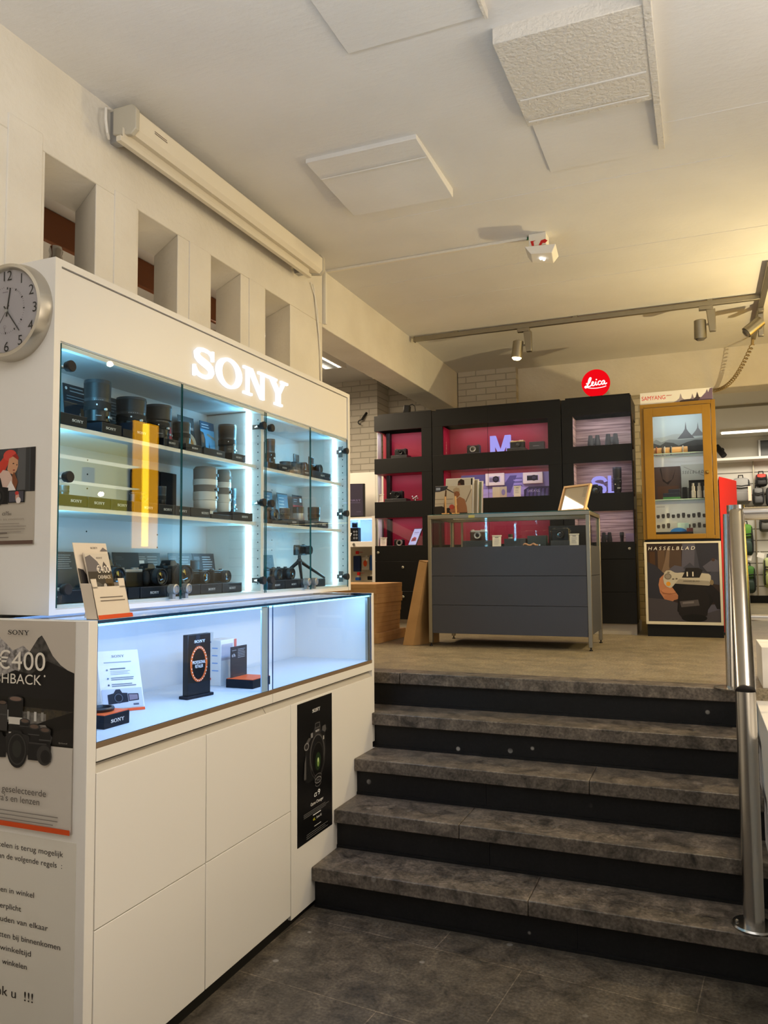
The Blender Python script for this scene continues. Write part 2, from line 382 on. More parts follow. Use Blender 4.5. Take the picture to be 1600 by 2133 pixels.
RISER = slate('black_stair_riser', (8, 8, 9), (20, 19, 19), None, .30, .75, .55, 1.0)
UPPER = slate('brown_vinyl_floor', (100, 92, 76), (156, 142, 115), (1.2, .2, 0), .28, .74, .40, 0, .86)

struct(MB().box(-5.2, 4.2, -4, 3.1, -.12, 0).build('floor', SLATE, smooth=0))
struct(MB().box(-5.2, 4.2, 3.93, 14, U-.14, U).build('floor_upper', UPPER, smooth=0))
# staircase : five risers, the topmost tread is the lip of the upper floor
st = struct(bpy.data.objects.new('staircase', None)); COL.objects.link(st); st.location = (-.69, 3.0, 0)
NOSE = [3.003, 3.222, 3.444, 3.666, 3.886]
for k in range(5):
    y0 = NOSE[k]; y1 = NOSE[k+1]+.05 if k < 4 else 4.02
    xl = -1.5655 if k < 3 else -3.2
    b = MB()
    seam = [.52, .33, .62, .2, .5][k]
    xs = xl+(.196-xl)*seam
    b.box(xl, xs-.0012, y0, y1, (k+1)*RISE-.058, (k+1)*RISE+(.0015 if k == 4 else 0)); b.box(xs+.0012, .196, y0, y1, (k+1)*RISE-.058, (k+1)*RISE+(.0015 if k == 4 else 0))
    b.build('tread', TREAD, st, bevel=.004)
    b = MB(); xm = xl+(.196-xl)*[.62, .40, .36, .36, .4][k]
    b.box(xl, xm-.001, y0+.032, y0+.07, k*RISE, (k+1)*RISE-.058); b.box(xm+.001, .196, y0+.032, y0+.07, k*RISE, (k+1)*RISE-.058)
    b.box(xl, .196, y0+.026, y0+.034, k*RISE, k*RISE+.012)
    b.build('riser', RISER, st)

# pierced wall on the left : slanted slots, formwork ridges
sl = [(1.67+.545*i-.545, 1.935+.545*i-.545) for i in range(1, 6)]
sl = [(1.66, 1.93), (2.209, 2.480), (2.748, 3.030), (3.309, 3.586), (3.851, 4.142)]
XW0, XW1, SK = -2.30, -2.58, .175
b = MB(); Z0, Z1, ZT = 2.30, 3.047, 3.44
def slab(ya, yb, z0, z1, ka=0.0, kb=0.0):
    b.hexa([(XW1, ya+ka, z0), (XW0, ya, z0), (XW1, yb+kb, z0), (XW0, yb, z0), (XW1, ya+ka, z1), (XW0, ya, z1), (XW1, yb+kb, z1), (XW0, yb, z1)])
slab(-4, 4.585, -.1, Z0); slab(-4, 4.585, Z1, ZT)
slab(-4, sl[0][0], Z0, Z1, 0, SK)
for i in range(5):
    slab(sl[i][1], sl[i+1][0] if i < 4 else 4.585, Z0, Z1, SK, SK if i < 4 else 0)
for (ya, yb, z1) in ((2.03, 2.205, 3.11), (2.59, 2.745, 3.07), (3.12, 3.305, 3.05), (3.67, 3.848, 3.05)):   # shuttering plates in the render
    b.box(XW0-.01, XW0+.005, ya, yb-.012, 2.3, z1)
struct(b.build('wall_left', PLASTER, bevel=.004))
struct(MB().box(-2.565, -2.30, 4.588, 7.80, 3.03, 3.43).build('beam_left', PLASTER, bevel=.006))
# ceiling, with the cast plates left in the concrete
struct(MB().box(-5.2, 4.2, -4, 8.2, 3.42, 3.56).build('ceiling', CEIL, smooth=0))
def plate(name, x0, x1, y0, y1, t0, t1, m):
    bb = MB(); bb.hexa([(x0, y0, 3.42-t0), (x1, y0, 3.42-t0), (x0, y1, 3.42-t1), (x1, y1, 3.42-t1), (x0, y0, 3.425), (x1, y0, 3.425), (x0, y1, 3.425), (x1, y1, 3.425)])
    return struct(bb.build(name, m, bevel=.003))
plate('ceiling_plate', -1.73, -1.155, 3.27, 3.845, .020, .045, CEIL)
plate('ceiling_plate', -.655, -.118, 2.71, 3.345, .062, .040, ROUGHC)
plate('ceiling_plate', -.645, -.125, 3.345, 3.85, .010, .010, CEIL)
plate('ceiling_plate', -.128, -.098, 2.60, 3.80, .070, .030, ROUGHC)
plate('ceiling_plate', -1.20, -.66, 1.9, 2.62, .015, .012, CEIL)
plate('ceiling_plate', -.66, -.645, 2.2, 2.615, .05, .03, ROUGHC)
bb = MB()
for i, (xa, xb, y) in enumerate([(-1.7, .2, 4.05), (-1.72, -1.16, 3.42), (-1.72, -1.16, 3.7), (-.64, -.14, 2.95), (-.64, -.14, 3.12), (-.64, -.14, 3.29), (-1.2, .4, 2.45), (-2.2, .5, 5.0), (-2.1, .5, 5.45), (-.4, .6, 3.62)]):
    zc = 3.42 - (.05 if 2.9 < y < 3.3 else .034 if 3.4 < y < 3.72 and xa < -1 else 0)
    bb.box(xa, xb, y, y+.007, zc-.0018, zc+.003)
struct(bb.build('ceiling_ridges', CEIL))
# back wall : rough lintel, painted brick pier, wall under it
def brickmat(name, c1, c2, mo):
    m = bpy.data.materials.new(name); m.use_nodes = True; nt = m.node_tree; N = nt.nodes.new; L = nt.links.new; b = nt.nodes['Principled BSDF']; b.inputs['Roughness'].default_value = .8
    geo = N('ShaderNodeNewGeometry'); sx = N('ShaderNodeSeparateXYZ'); cx = N('ShaderNodeCombineXYZ'); br = N('ShaderNodeTexBrick')
    L(geo.outputs['Position'], sx.inputs[0]); L(sx.outputs[0], cx.inputs[0]); L(sx.outputs[2], cx.inputs[1]); L(cx.outputs[0], br.inputs['Vector'])
    br.inputs['Scale'].default_value = 1; br.inputs['Brick Width'].default_value = .21; br.inputs['Row Height'].default_value = .066; br.inputs['Mortar Size'].default_value = .006; br.inputs['Mortar Smooth'].default_value = .6
    br.inputs['Color1'].default_value = (*lin(c1), 1); br.inputs['Color2'].default_value = (*lin(c2), 1); br.inputs['Mortar'].default_value = (*lin(mo), 1); L(br.outputs['Color'], b.inputs['Base Color'])
    bp = N('ShaderNodeBump'); bp.inputs['Strength'].default_value = .7; bp.inputs['Distance'].default_value = .008; bp.invert = True; L(br.outputs['Fac'], bp.inputs['Height']); L(bp.outputs[0], b.inputs['Normal'])
    return m
BRICK = brickmat('white_painted_brick', (206, 200, 188), (196, 190, 178), (178, 172, 160))
struct(MB().box(-2.3, 4.2, 7.80, 8.1, 3.045, 3.43).build('lintel_back', PLASTER, bevel=.01))
struct(MB().box(-5.2, .10, 7.92, 8.1, .86, 3.43).build('wall_back', BRICK, smooth=0))
struct(MB().box(-2.29, -1.68, 7.70, 7.94, .86, 3.43).build('wall_back_pier', BRICK, smooth=0))
struct(MB().box(-5.2, -3.16, 7.60, 7.94, .86, 3.43).build('wall_side_pier', BRICK, smooth=0))
struct(MB().box(-5.2, -4.6, -4, 8, -.1, 3.43).build('wall_side_room', mat('grey_side_room_wall', (40, 37, 34), .8), smooth=0))
struct(MB().box(4.0, 4.2, -4, 14, -.1, 3.43).build('wall_right', PLASTER, smooth=0))
# rear department
struct(MB().box(-1.0, 4.2, 8.1, 12.2, 3.13, 3.25).build('ceiling_rear', mat('white_ceiling_board', (222, 220, 212), .7), smooth=0))
struct(MB().box(-1.0, 4.2, 9.20, 9.225, 3.105, 3.135).build('trim_1', mat('grey_trim', (130, 126, 118), .6), smooth=0))
def slatmat():
    m = bpy.data.materials.new('white_slat_board'); m.use_nodes = True; nt = m.node_tree; N = nt.nodes.new; L = nt.links.new; b = nt.nodes['Principled BSDF']; b.inputs['Roughness'].default_value = .5
    geo = N('ShaderNodeNewGeometry'); sx = N('ShaderNodeSeparateXYZ'); L(geo.outputs['Position'], sx.inputs[0])
    m1 = N('ShaderNodeMath'); m1.operation = 'MULTIPLY'; m1.inputs[1].default_value = 1/.155; L(sx.outputs[2], m1.inputs[0])
    m2 = N('ShaderNodeMath'); m2.operation = 'FRACT'; L(m1.outputs[0], m2.inputs[0])
    r = N('ShaderNodeValToRGB'); r.color_ramp.interpolation = 'CONSTANT'; r.color_ramp.elements[0].color = (*lin((120, 114, 104)), 1); r.color_ramp.elements[1].position = .09; r.color_ramp.elements[1].color = (*lin((216, 212, 204)), 1)
    L(m2.outputs[0], r.inputs[0]); L(r.outputs[0], b.inputs['Base Color'])
    return m
SLAT = slatmat()
b = MB(); b.box(-1.0, 4.2, 11.7, 11.85, 2.80, 3.2, 0); b.box(-1.0, 4.2, 11.7, 11.85, U+.10, 2.80, 1); b.box(-1.0, 4.2, 11.69, 11.85, U, U+.10, 2)
struct(b.build('wall_rear', [mat('white_rear_wall', (222, 218, 208), .7), SLAT, BLACKM], smooth=0))
struct(MB().box(-1.05, -1.0, 8.1, 11.8, U, 3.2).build('wall_rear_side', PLASTER, smooth=0))
# ================================================================== CEILING AND WALL FITTINGS
# roll-down projection screen
t = thing('projection_screen', 'long white roll-up projection screen case mounted high on the pierced wall', 'projection screen', (-2.2, 3.4, 3.27))
b = MB(); b.prism([(-2.25, 3.285), (-2.165, 3.265), (-2.145, 3.285), (-2.145, 3.362), (-2.165, 3.382), (-2.25, 3.382)], lambda u, v, w: (u, 2.555+w, v), 1.725); b.build('case', mat('cream_case', (226, 218, 200), .4), t)
for y in (2.53, 4.28):
    MB().prism([(-2.26, 3.275), (-2.165, 3.258), (-2.138, 3.28), (-2.138, 3.366), (-2.16, 3.39), (-2.26, 3.39)], lambda u, v, w: (u, y+w, v), .025).build('end_cap', mat('grey_cap', (190, 184, 168), .5), t, bevel=.004)
MB().box(-2.215, -2.19, 2.50, 4.22, 3.222, 3.245).box(-2.20, -2.20+.004, 2.52, 4.2, 3.24, 3.29).build('bottom_bar', mat('cream_bar', (216, 208, 190), .45), t, bevel=.004)
MB().box(-2.30, -2.25, 2.56, 2.60, 3.26, 3.40).build('wall_bracket', SILVER, t); MB().box(-2.30, -2.25, 4.20, 4.25, 3.26, 3.40).build('wall_bracket', SILVER, t)
MB().tube([(-2.27, 2.52, 3.385), (-2.262, 2.49, 3.37), (-2.258, 2.485, 3.32), (-2.262, 2.5, 3.27), (-2.28, 2.53, 3.262)], .006).build('cable_loop', PAPER, t)
Print((-2.1448, 2.66, 3.33), U_Y, V_Z).lines(0, 0, .09, 2, .008, .004, (110, 100, 90)).build('lettering', t)
# cables from the screen down the pillar, white conduit
tag(MB().tube([(-2.292, 4.44, 3.27), (-2.292, 4.50, 3.1), (-2.292, 4.54, 2.8), (-2.292, 4.56, 2.4)], .004).tube([(-2.29, 4.40, 3.27), (-2.292, 4.46, 3.2), (-2.292, 4.53, 2.9), (-2.292, 4.57, 2.5)], .004).build('cable', PAPER), 'thin white cables hanging down the pillar below the projection screen', 'cable')
t = tag(MB().box(-2.30, -2.278, 4.592, 4.614, 3.05, 3.42).build('cable_duct', mat('white_plastic', (226, 222, 212), .45), bevel=.002), 'short white vertical cable duct at the end of the beam', 'cable duct')
tag(MB().box(-2.28, -.92, 4.60, 4.62, 3.404, 3.42).build('cable_duct', MATS['white_plastic'], bevel=.002), 'thin white cable duct crossing the ceiling to the emergency lamp', 'cable duct')
# emergency lamp
t = thing('emergency_lamp', 'small white emergency lamp with red arrows on the ceiling', 'lamp', (-.83, 4.62, 3.42))
MB().box(-.905, -.80, 4.57, 4.67, 3.342, 3.42).build('junction_box', MATS['white_plastic'], t, bevel=.004)
MB().hexa([(-.83-.05, 4.50, 3.268), (-.76, 4.53, 3.268), (-.90, 4.64, 3.268), (-.78, 4.70, 3.268), (-.915, 4.49, 3.315), (-.735, 4.52, 3.315), (-.93, 4.66, 3.315), (-.75, 4.72, 3.315)]).build('diffuser', PAPER, t, bevel=.004)
p = Print((-.905, 4.5685, 3.318), U_X, V_Z, .002)
p.poly([(0, .012), (.03, 0), (.05, .01), (.035, .016), (.03, .05), (.045, .055), (.012, .055), (.022, .018)], RED); p.poly([(.06, .02), (.075, .05), (.10, .055), (.115, .042), (.10, .03), (.085, .034), (.07, .01)], RED); p.build('arrow', t)
MB().blob((-.835, 4.58, 3.262), (.008, .008, .008)).blob((-.82, 4.60, 3.262), (.008, .008, .008)).build('bulb', emit('lamp_led', (255, 255, 250), 6), t)
MB().tube([(-.925, 4.61, 3.41), (-.905, 4.61, 3.41)], .008).build('gland', mat('green_wire', (30, 110, 60), .5), t)
# track along the back and the short track at the right
def track_spot(loc, rz, tilt, label, lit):
    t = thing('track_spot', label, 'spotlight', loc, rz, 'spotlights on the ceiling tracks')
    MB().box(-.05, .05, -.02, .02, -.03, 0).build('adapter', ALU, t, bevel=.003, world=False)
    MB().hexa([(.02, -.02, -.20), (.065, -.02, -.20), (.02, .02, -.20), (.065, .02, -.20), (.0, -.02, -.03), (.065, -.02, -.03), (.0, .02, -.03), (.065, .02, -.03)]).build('driver_box', ALU, t, bevel=.004, world=False)
    h = MB().lathe([(.034, 0), (.043, -.005), (.045, -.12), (.045, -.142), (.040, -.142), (.036, -.125), (0, -.125)], n=24).build('lamp_head', ALU, t, world=False)
    h.location = (-.045, 0, -.10); h.rotation_euler = tilt
    g = MB().lathe([(.036, -.126), (.036, -.146), (.026, -.156), (0, -.16)], n=20).build('bulb', BULB if lit else mat('unlit_lens', (90, 86, 80), .2), h, world=False)
    MB().rod((-.03, 0, -.14), (.03, 0, -.14), .008).build('pivot', ALU, t, world=False)
    return t
t = tag(MB().box(-2.25, .46, 6.265, 6.30, 3.37, 3.405).box(-2.262, -2.25, 6.26, 6.305, 3.365, 3.41).box(-1.9, -1.86, 6.27, 6.295, 3.40, 3.42).box(-.9, -.86, 6.27, 6.295, 3.40, 3.42).box(.1, .14, 6.27, 6.295, 3.40, 3.42).build('lighting_track', ALU, bevel=.002), 'long grey ceiling lighting track over the black cabinets', 'lighting track')
tag(MB().box(.462, .50, 5.6, 7.45, 3.375, 3.41).box(.47, .49, 5.9, 5.94, 3.41, 3.42).box(.47, .49, 7.1, 7.14, 3.41, 3.42).build('lighting_track', ALU, bevel=.002), 'short ceiling lighting track running back at the right edge', 'lighting track')
track_spot((-1.30, 6.282, 3.37), 0, (0, .12, 0), 'lit cylindrical track spotlight at the left of the long track', True)
track_spot((.09, 6.282, 3.37), 0, (.1, 0, 0), 'unlit track spotlight at the right part of the long track', False)
track_spot((.481, 6.55, 3.375), PI/2, (.9, 0, .2), 'tilted track spotlight on the short right-hand track, beside the coiled cord', False)
# coiled flex from the track end to the lintel
pts = []; a, c = Vector((.47, 7.45, 3.33)), Vector((.155, 7.79, 3.02))
for i in range(300):
    f = i/299; base = a.lerp(c, f)+Vector((0, 0, -.10*math.sin(PI*f))); th = f*2*PI*24
    pts.append(base+Vector((.016*math.cos(th), .012*math.sin(th), .016*math.sin(th))))
tag(MB().rod((.478, 7.43, 3.41), (.47, 7.45, 3.33), .012).tube(pts, .0045, 6).build('coiled_cord', mat('beige_flex', (150, 128, 84), .5)), 'coiled beige flex drooping from the ceiling track to the rough lintel', 'cord')
# fittings seen through the slots of the pierced wall
tag(MB().box(-3.315, -3.28, 2.4, 4.9, 3.24, 3.418).build('roof_beam', BROWNW, bevel=.006), 'brown wooden beam seen through the slots of the pierced wall', 'beam')
b = MB(); prof = []
for i in range(143): prof += [(.03+.006*(i % 2), i*.022)]
b.lathe(prof, (-3.1, 3.06, .001), 'z', 20); tag(b.build('spiral_duct', CHROME), 'shiny spiral duct seen through the leftmost slot of the pierced wall', 'duct')
def louver_lamp(loc, label):
    t = thing('louver_lamp', label, 'lamp', loc, 0, None)
    MB().box(-.16, .16, -.62, .62, -.02, 0).box(-.16, -.14, -.62, .62, -.07, -.02).box(.14, .16, -.62, .62, -.07, -.02).build('housing', WHITE, t, world=False)
    MB().rod((-.07, -.58, -.035), (-.07, .58, -.035), .013).build('tube', TUBE, t, world=False); MB().rod((.07, -.58, -.035), (.07, .58, -.035), .013).build('tube', TUBE, t, world=False)
    b = MB()
    for i in range(16): b.box(-.14, .14, -.56+i*.075, -.557+i*.075, -.068, -.024)
    b.build('louver', CHROME, t, world=False)
louver_lamp((-3.32, 6.2, 3.42), 'bright louvered ceiling lamp in the side room beside the beam')
louver_lamp((-3.9, 5.3, 3.42), 'second louvered ceiling lamp deeper in the side room, seen mirrored in the wooden frame')
# iron hook on the brick pier
b = MB(); b.tube([(-2.935, 7.60, 2.99), (-2.95, 7.57, 2.95), (-2.975, 7.56, 2.91)], .013); b.tube([(-2.975, 7.56, 2.91)]+[(-2.99-.022*math.sin(a), 7.55, 2.885+.022*math.cos(a)) for a in [i*.45 for i in range(9)]], .006)
for i, v in enumerate(b.v): b.v[i] = (v[0]-.35, v[1], v[2]+.07)
tag(b.build('hook', BLACKP), 'small black hook fixed to the white brick pier', 'hook')
# ================================================================== WHITE GLASS-FRONTED WALL CABINET
CX0, CX1 = -2.28, -1.86          # back and front
cab = thing('display_cabinet', 'tall white glass-fronted wall cabinet with a lit sign, standing on the long counter', 'display cabinet', (-2.07, 2.95, 1.297))
b = MB()
b.box(CX0, CX1, 1.836, 1.862, 1.297, 2.425); b.box(CX0, CX1, 4.031, 4.057, 1.297, 2.425)
b.box(CX0, CX1, 1.862, 4.031, 2.403, 2.425)
b.box(CX0, CX1-.012, 1.862, 4.031, 1.297, 1.327); b.box(CX0, CX1-.02, 3.108, 3.134, 1.327, 2.16)
b.box(CX1-.035, CX1-.012, 1.862, 4.031, 2.145, 2.165)
b.box(CX1-.03, CX1-.004, 1.862, 4.031, 1.297, 1.314)
# rows of shelf-pin holes in the cheeks
for y in (3.1078, 4.0308):
    for i in range(21): b.rod((-1.895, y, 1.36+i*.038), (-1.895, y-.0012, 1.36+i*.038), .0032, 8, 1)
for i in range(14):
    for y in (2.33, 2.75, 3.72): b.rod((CX0+.1, y, 1.36+i*.055), (CX0+.1012, y, 1.36+i*.055), .0032, 8, 1)
b.build('carcass', [WHITE, mat('dark_hole', (30, 34, 38), .8)], cab)
MB().box(CX1-.03, CX1-.006, 1.865, 4.028, 2.163, 2.40).build('header_panel', WHITE, cab, bevel=.002)
MB().box(CX0, CX0+.10, 1.862, 3.108, 1.327, 2.403).box(CX0, CX0+.10, 3.134, 4.031, 1.327, 2.403).build('back_panel', WHITE_IN, cab, smooth=0)
MB().box(CX0+.1, CX1-.035, 1.862, 3.108, 2.165, 2.18).box(CX0+.1, CX1-.035, 3.134, 4.031, 2.165, 2.18).build('inner_top', WHITE_IN, cab, smooth=0)
for y0, y1 in ((1.863, 3.107), (3.135, 4.030)):
    for z in (1.893, 1.628):
        MB().box(CX0+.10, -1.905, y0, y1, z, z+.0155).build('shelf', WHITE, cab, bevel=.001)
for y in (3.1075, 4.0305):         # light strips on the right cheek of each bay, another on the left cheek
    MB().box(-1.955, -1.936, y-.009, y, 1.33, 2.165).build('led_strip', LEDW, cab, smooth=0)
for y in (1.8625, 3.1345):
    MB().box(-1.925, -1.905, y, y+.004, 1.33, 2.165).build('led_strip', LEDW, cab, smooth=0)
# raised lit lettering on the header
bm_ = MB()
for p in SONY: bm_.prism([(2.550+x*.772/SONY_W, 2.207+y*.126) for x, y in p], lambda u, v, w: (CX1-.006+w, u, v), .012)
s = bm_.build('lettering', SIGNW, cab, smooth=0)
# four glass doors with hinges and locks
DOORS = [(1.868, 2.488, 'l'), (2.494, 3.116, 'r'), (3.128, 3.566, 'l'), (3.573, 4.022, 'r')]
def hinge(parent, y, z, side):
    b = MB(); dy = 1 if side == 'r' else -1
    yk = y-dy*.03
    b.lathe([(.0, -.010), (.016, -.010), (.016, 0), (.0185, .001), (.0185, .010), (.016, .013), (0, .013)], (CX1+.004, yk, z), 'x', 20, 0)
    b.box(CX1-.065, CX1-.018, y-.009, y-.003, z-.011, z+.011, 1); b.box(CX1-.055, CX1-.03, y-.006, y-.001, z-.03, z+.03, 1)
    b.rod((CX1-.02, yk, z), (CX1-.05, y-.006, z), .006, 8, 1)
    return b.build('hinge', [BLACKR, STEEL], parent)
LOCK = mat('lock_cylinder', (150, 150, 146), .45, .8)
for y0, y1, side in DOORS:
    g = MB().pane(CX1-.006, CX1, y0, y1, 1.318, 2.156, 'x').build('door', [GLASS, EDGEG], cab, smooth=0)
    for z in (2.087, 1.731, 1.375):
        hinge(g, y0 if side == 'l' else y1, z, side) if side == 'r' else hinge(g, y0, z, 'l')
    yl = y1-.055 if side == 'l' else y0+.018
    MB().lathe([(0, -.006), (.019, -.006), (.019, .008), (.017, .008), (.017, .013), (.019, .013), (.019, .022), (.014, .024), (.012, .020), (0, .020)], (CX1, yl, 1.358), 'x', 22).box(CX1-.004, CX1+.012, yl-.009, yl+.009, 1.321, 1.342).build('lock', LOCK, g)
# light inside : thin strips by the front cheeks, per shelf space
for (y0, y1, s) in ((1.87, 3.10, 1.25), (3.14, 4.02, 1.0)):
    for z0, z1 in ((1.33, 1.625), (1.645, 1.89), (1.912, 2.16)):
        zc = (z0+z1)/2; h = z1-z0-.03
        lamp('shelf_led_right', 'AREA', (-1.945, y1-.012, zc), .95*s, CYAN, .02, h, rot=(-PI/2, 0, 0))
        lamp('shelf_led_left', 'AREA', (-1.915, y0+.012, zc), .85*s, CYAN, .02, h, rot=(PI/2, 0, 0))

# ================================================================== LONG COUNTER WITH LIT SHOWCASE
FX = -1.567
ctr = thing('display_counter', 'long white drawer counter with a blue-lit glass showcase along its top', 'display counter', (-1.85, 2.7, 0))
MB().box(-2.28, FX-.02, 1.73, 3.68, .10, .94).build('carcass', DARKG, ctr, smooth=0)  # coloured dark to put shade into the gaps between the drawers
MB().box(-2.25, FX-.014, 1.73, 3.66, 0, .10).build('toe_kick', BLACKM, ctr, smooth=0)
MB().box(-2.28, FX, 1.69, 1.725, 0, 1.2965).build('end_panel', WHITE, ctr, bevel=.0015)
MB().box(-2.28, FX, 3.672, 3.70, .55, 1.2965).build('end_panel', WHITE, ctr, bevel=.0015)
GAP = .0036
for y0, y1, z0, z1 in ((1.727, 2.245, .456, .876), (1.727, 2.245, .046, .453), (2.245, 2.826, .456, .876), (2.245, 2.826, .046, .453)):
    MB().box(FX-.02, FX, y0+GAP/2, y1-GAP/2, z0, z1).build('drawer', WHITE, ctr, bevel=.0012)
MB().box(FX-.02, FX, 2.828, 3.672, .026, .876).build('side_panel', WHITE, ctr, bevel=.0012)
for y0, y1 in ((1.727, 2.682), (2.685, 3.672)):
    MB().box(FX-.03, FX, y0, y1, .908, .944).build('upper_rail', WHITE, ctr, bevel=.0012)
GREYR = mat('grey_grip_channel', (176, 170, 160), .45)
for y0, y1 in ((1.727, 2.635), (2.638, 3.672)):
    MB().hexa([(FX-.032, y0, .876), (FX-.004, y0, .876), (FX-.032, y1, .876), (FX-.004, y1, .876), (FX-.032, y0, .91), (FX-.028, y0, .91), (FX-.032, y1, .91), (FX-.028, y1, .91)]).build('grip_channel', GREYR, ctr, smooth=0)
b = MB(); b.box(-2.28, FX-.004, 1.725, 3.672, .944, .9595, 0); b.box(FX-.004, FX, 1.725, 3.672, .944, .9595, 1); b.build('showcase_floor', [WHITE_IN, mat('brown_edge_band', (120, 100, 78), .5)], ctr, smooth=0)
MB().box(-2.03, -2.008, 1.725, 3.672, .9595, 1.286).build('showcase_back', WHITE_IN, ctr, smooth=0)
MB().box(-2.008, -1.862, 1.725, 3.672, 1.279, 1.2865).build('showcase_soffit', WHITE_IN, ctr, smooth=0)
MB().pane(-1.90, FX, 1.725, 3.672, 1.287, 1.2965, 'z').build('glass_top', [GLASSB, EDGEB], ctr, smooth=0)
MB().pane(FX-.007, FX-.002, 1.728, 2.657, .9595, 1.286, 'x').build('front_glass', [GLASSB, EDGEB], ctr, smooth=0)
MB().pane(FX-.007, FX-.002, 2.690, 3.668, .9595, 1.286, 'x').build('front_glass', [GLASSB, EDGEB], ctr, smooth=0)
MB().box(FX-.012, FX-.0075, 2.612, 2.657, .9595, 1.286).build('frosted_strip', mat('frosted_strip', (168, 196, 226), .4), ctr, smooth=0)
MB().box(FX-.02, FX-.007, 3.635, 3.641, .96, 1.28).box(FX-.02, FX-.007, 3.655, 3.661, .96, 1.28).build('glass_channel', ALU, ctr, smooth=0)
MB().box(FX-.02, FX-.008, 1.73, 3.66, 1.2795, 1.2865).build('led_strip', LEDB, ctr, smooth=0)
lamp('showcase_led', 'AREA', (FX-.016, 2.19, 1.276), 3.6, SKY, .9, .02, to=(-1.80, 2.19, 1.0))
lamp('showcase_led', 'AREA', (FX-.016, 3.18, 1.276), 2.9, SKY, .9, .02, to=(-1.80, 3.18, 1.0))
# ================================================================== POSTERS ON THE WHITE FURNITURE
# black camera poster on the counter front
t = thing('poster', 'tall black camera poster stuck to the front of the white counter', 'poster', (FX, 3.04, .29))
MB().box(FX+.0004, FX+.0018, 2.880, 3.203, .289, .868).build('sheet', mat('poster_black', (9, 9, 10), .35), t, smooth=0)
p = Print((FX+.0018, 2.880, .289), U_Y, V_Z)
p.sony(.168, .523, .015, (235, 235, 235), .074, 'c')
G1, G2, G3, G4 = (46, 44, 44), (78, 76, 76), (120, 118, 118), (24, 24, 25)
p.poly([(.055, .26), (.065, .395), (.10, .425), (.125, .425), (.135, .455), (.185, .462), (.20, .44), (.25, .43), (.258, .395), (.25, .28), (.20, .24), (.08, .24)], G4)
p.poly([(.06, .40), (.098, .425), (.118, .418), (.07, .385)], G2); p.ell(.078, .392, .022, .016, G3); p.ell(.078, .392, .016, .011, G1)
p.poly([(.14, .425), (.15, .458), (.205, .463), (.215, .43)], G1); p.rect(.155, .452, .20, .475, G2); p.rect(.16, .456, .195, .471, G4); p.sony(.178, .436, .008, (230, 230, 230), .036, 'c')
p.poly([(.222, .432), (.222, .45), (.255, .452), (.262, .43), (.25, .42)], G2); p.rect(.115, .42, .135, .44, G3)
p.ell(.175, .335, .076, .098, G1); p.ell(.175, .333, .070, .09, G4); p.ring(.175, .34, .068, .086, .006, G2); p.ell(.178, .318, .058, .078, (12, 12, 12)); p.ring(.178, .318, .056, .074, .004, G1)
p.ell(.18, .31, .026, .038, (30, 46, 26)); p.ell(.182, .306, .011, .02, (112, 140, 70)); p.ell(.181, .315, .005, .01, (190, 205, 150))
for i in range(3): p.ring(.18, .245-.014*i, .034-.003*i, .014, .004, G3 if i == 1 else G2)
p.rect(.228, .392, .238, .408, (170, 168, 166)); p.poly([(.05, .26), (.07, .26), (.07, .36), (.055, .33)], G2)
p.text('\u03b1', .140, .168, .020, (240, 240, 240), .026, shear=.25); p.text('9', .176, .168, .024, (240, 240, 240), .020)
p.text('Game Changer', .168, .138, .013, (235, 235, 235), .118, 'c')
p.lines(.045, .118, .24, 3, .007, .0018, (120, 120, 120)); p.lines(.13, .094, .08, 1, .01, .004, (220, 220, 220))
p.text('4K', .128, .072, .011, (206, 200, 60), .022); p.text('Exmor RS', .162, .074, .010, (225, 225, 225), .046); p.lines(.07, .03, .20, 3, .008, .0018, (120, 120, 120)); p.lines(.14, .046, .07, 1, .01, .003, (190, 190, 190))
p.build('picture', t)

# big cash-back poster on the counter's end panel
EY = 1.69
t = thing('poster', 'large cash-back poster with mountains and cameras on the counter end panel', 'poster', (-1.86, EY, .72))
X0 = -2.112
MB().box(X0, -1.613, EY-.0016, EY-.0003, .718, 1.294).build('sheet', mat('poster_paper', (196, 188, 176), .45), t, smooth=0)
p = Print((X0, EY-.0016, .718), U_X, V_Z); W = .499
NOISE = mat('poster_rock', (70, 66, 62), .5, vary=(60, (24, 22, 20), .38, .62)); SNOW = mat('poster_snow', (176, 170, 166), .5, vary=(70, (92, 88, 86), .38, .62)); SCRUB = mat('poster_scrub', (58, 46, 22), .5, vary=(70, (16, 14, 10), .35, .65)); STREAM = mat('poster_stream', (128, 122, 114), .5, vary=(40, (60, 58, 52), .35, .7))
p.rect(0, .232, W, .576, (190, 180, 166))
p.poly([(0, .36), (0, .52), (.05, .505), (.10, .535), (.15, .50), (.20, .54), (.235, .515), (.27, .49), (.31, .505), (.36, .47), (.40, .46), (W, .40), (W, .36)], SNOW)
p.poly([(.28, .36), (.30, .45), (.335, .49), (.365, .528), (.378, .536), (.392, .52), (.42, .48), (.45, .455), (W, .43), (W, .36)], NOISE)
p.poly([(0, .30), (0, .47), (.06, .46), (.14, .42), (.20, .405), (.28, .435), (.34, .425), (.40, .465), (.45, .45), (W, .435), (W, .30)], (26, 23, 22))
p.rect(0, .232, W, .36, (22, 19, 14)); p.poly([(0, .34), (W, .33), (W, .30), (0, .29)], SCRUB); p.poly([(0, .25), (0, .36), (.18, .35), (.17, .30), (.20, .26)], SCRUB); p.poly([(.38, .235), (.40, .30), (W, .33), (W, .235)], (20, 17, 13))
p.poly([(.16, .295), (.17, .325), (.24, .322), (.40, .318), (.40, .30), (.36, .285), (.30, .29), (.22, .285)], STREAM)
for i in range(9): p.rect(.175+.026*i, .294+.002*(i % 3), .184+.026*i, .322, (196, 192, 184) if i % 2 else (150, 146, 138))
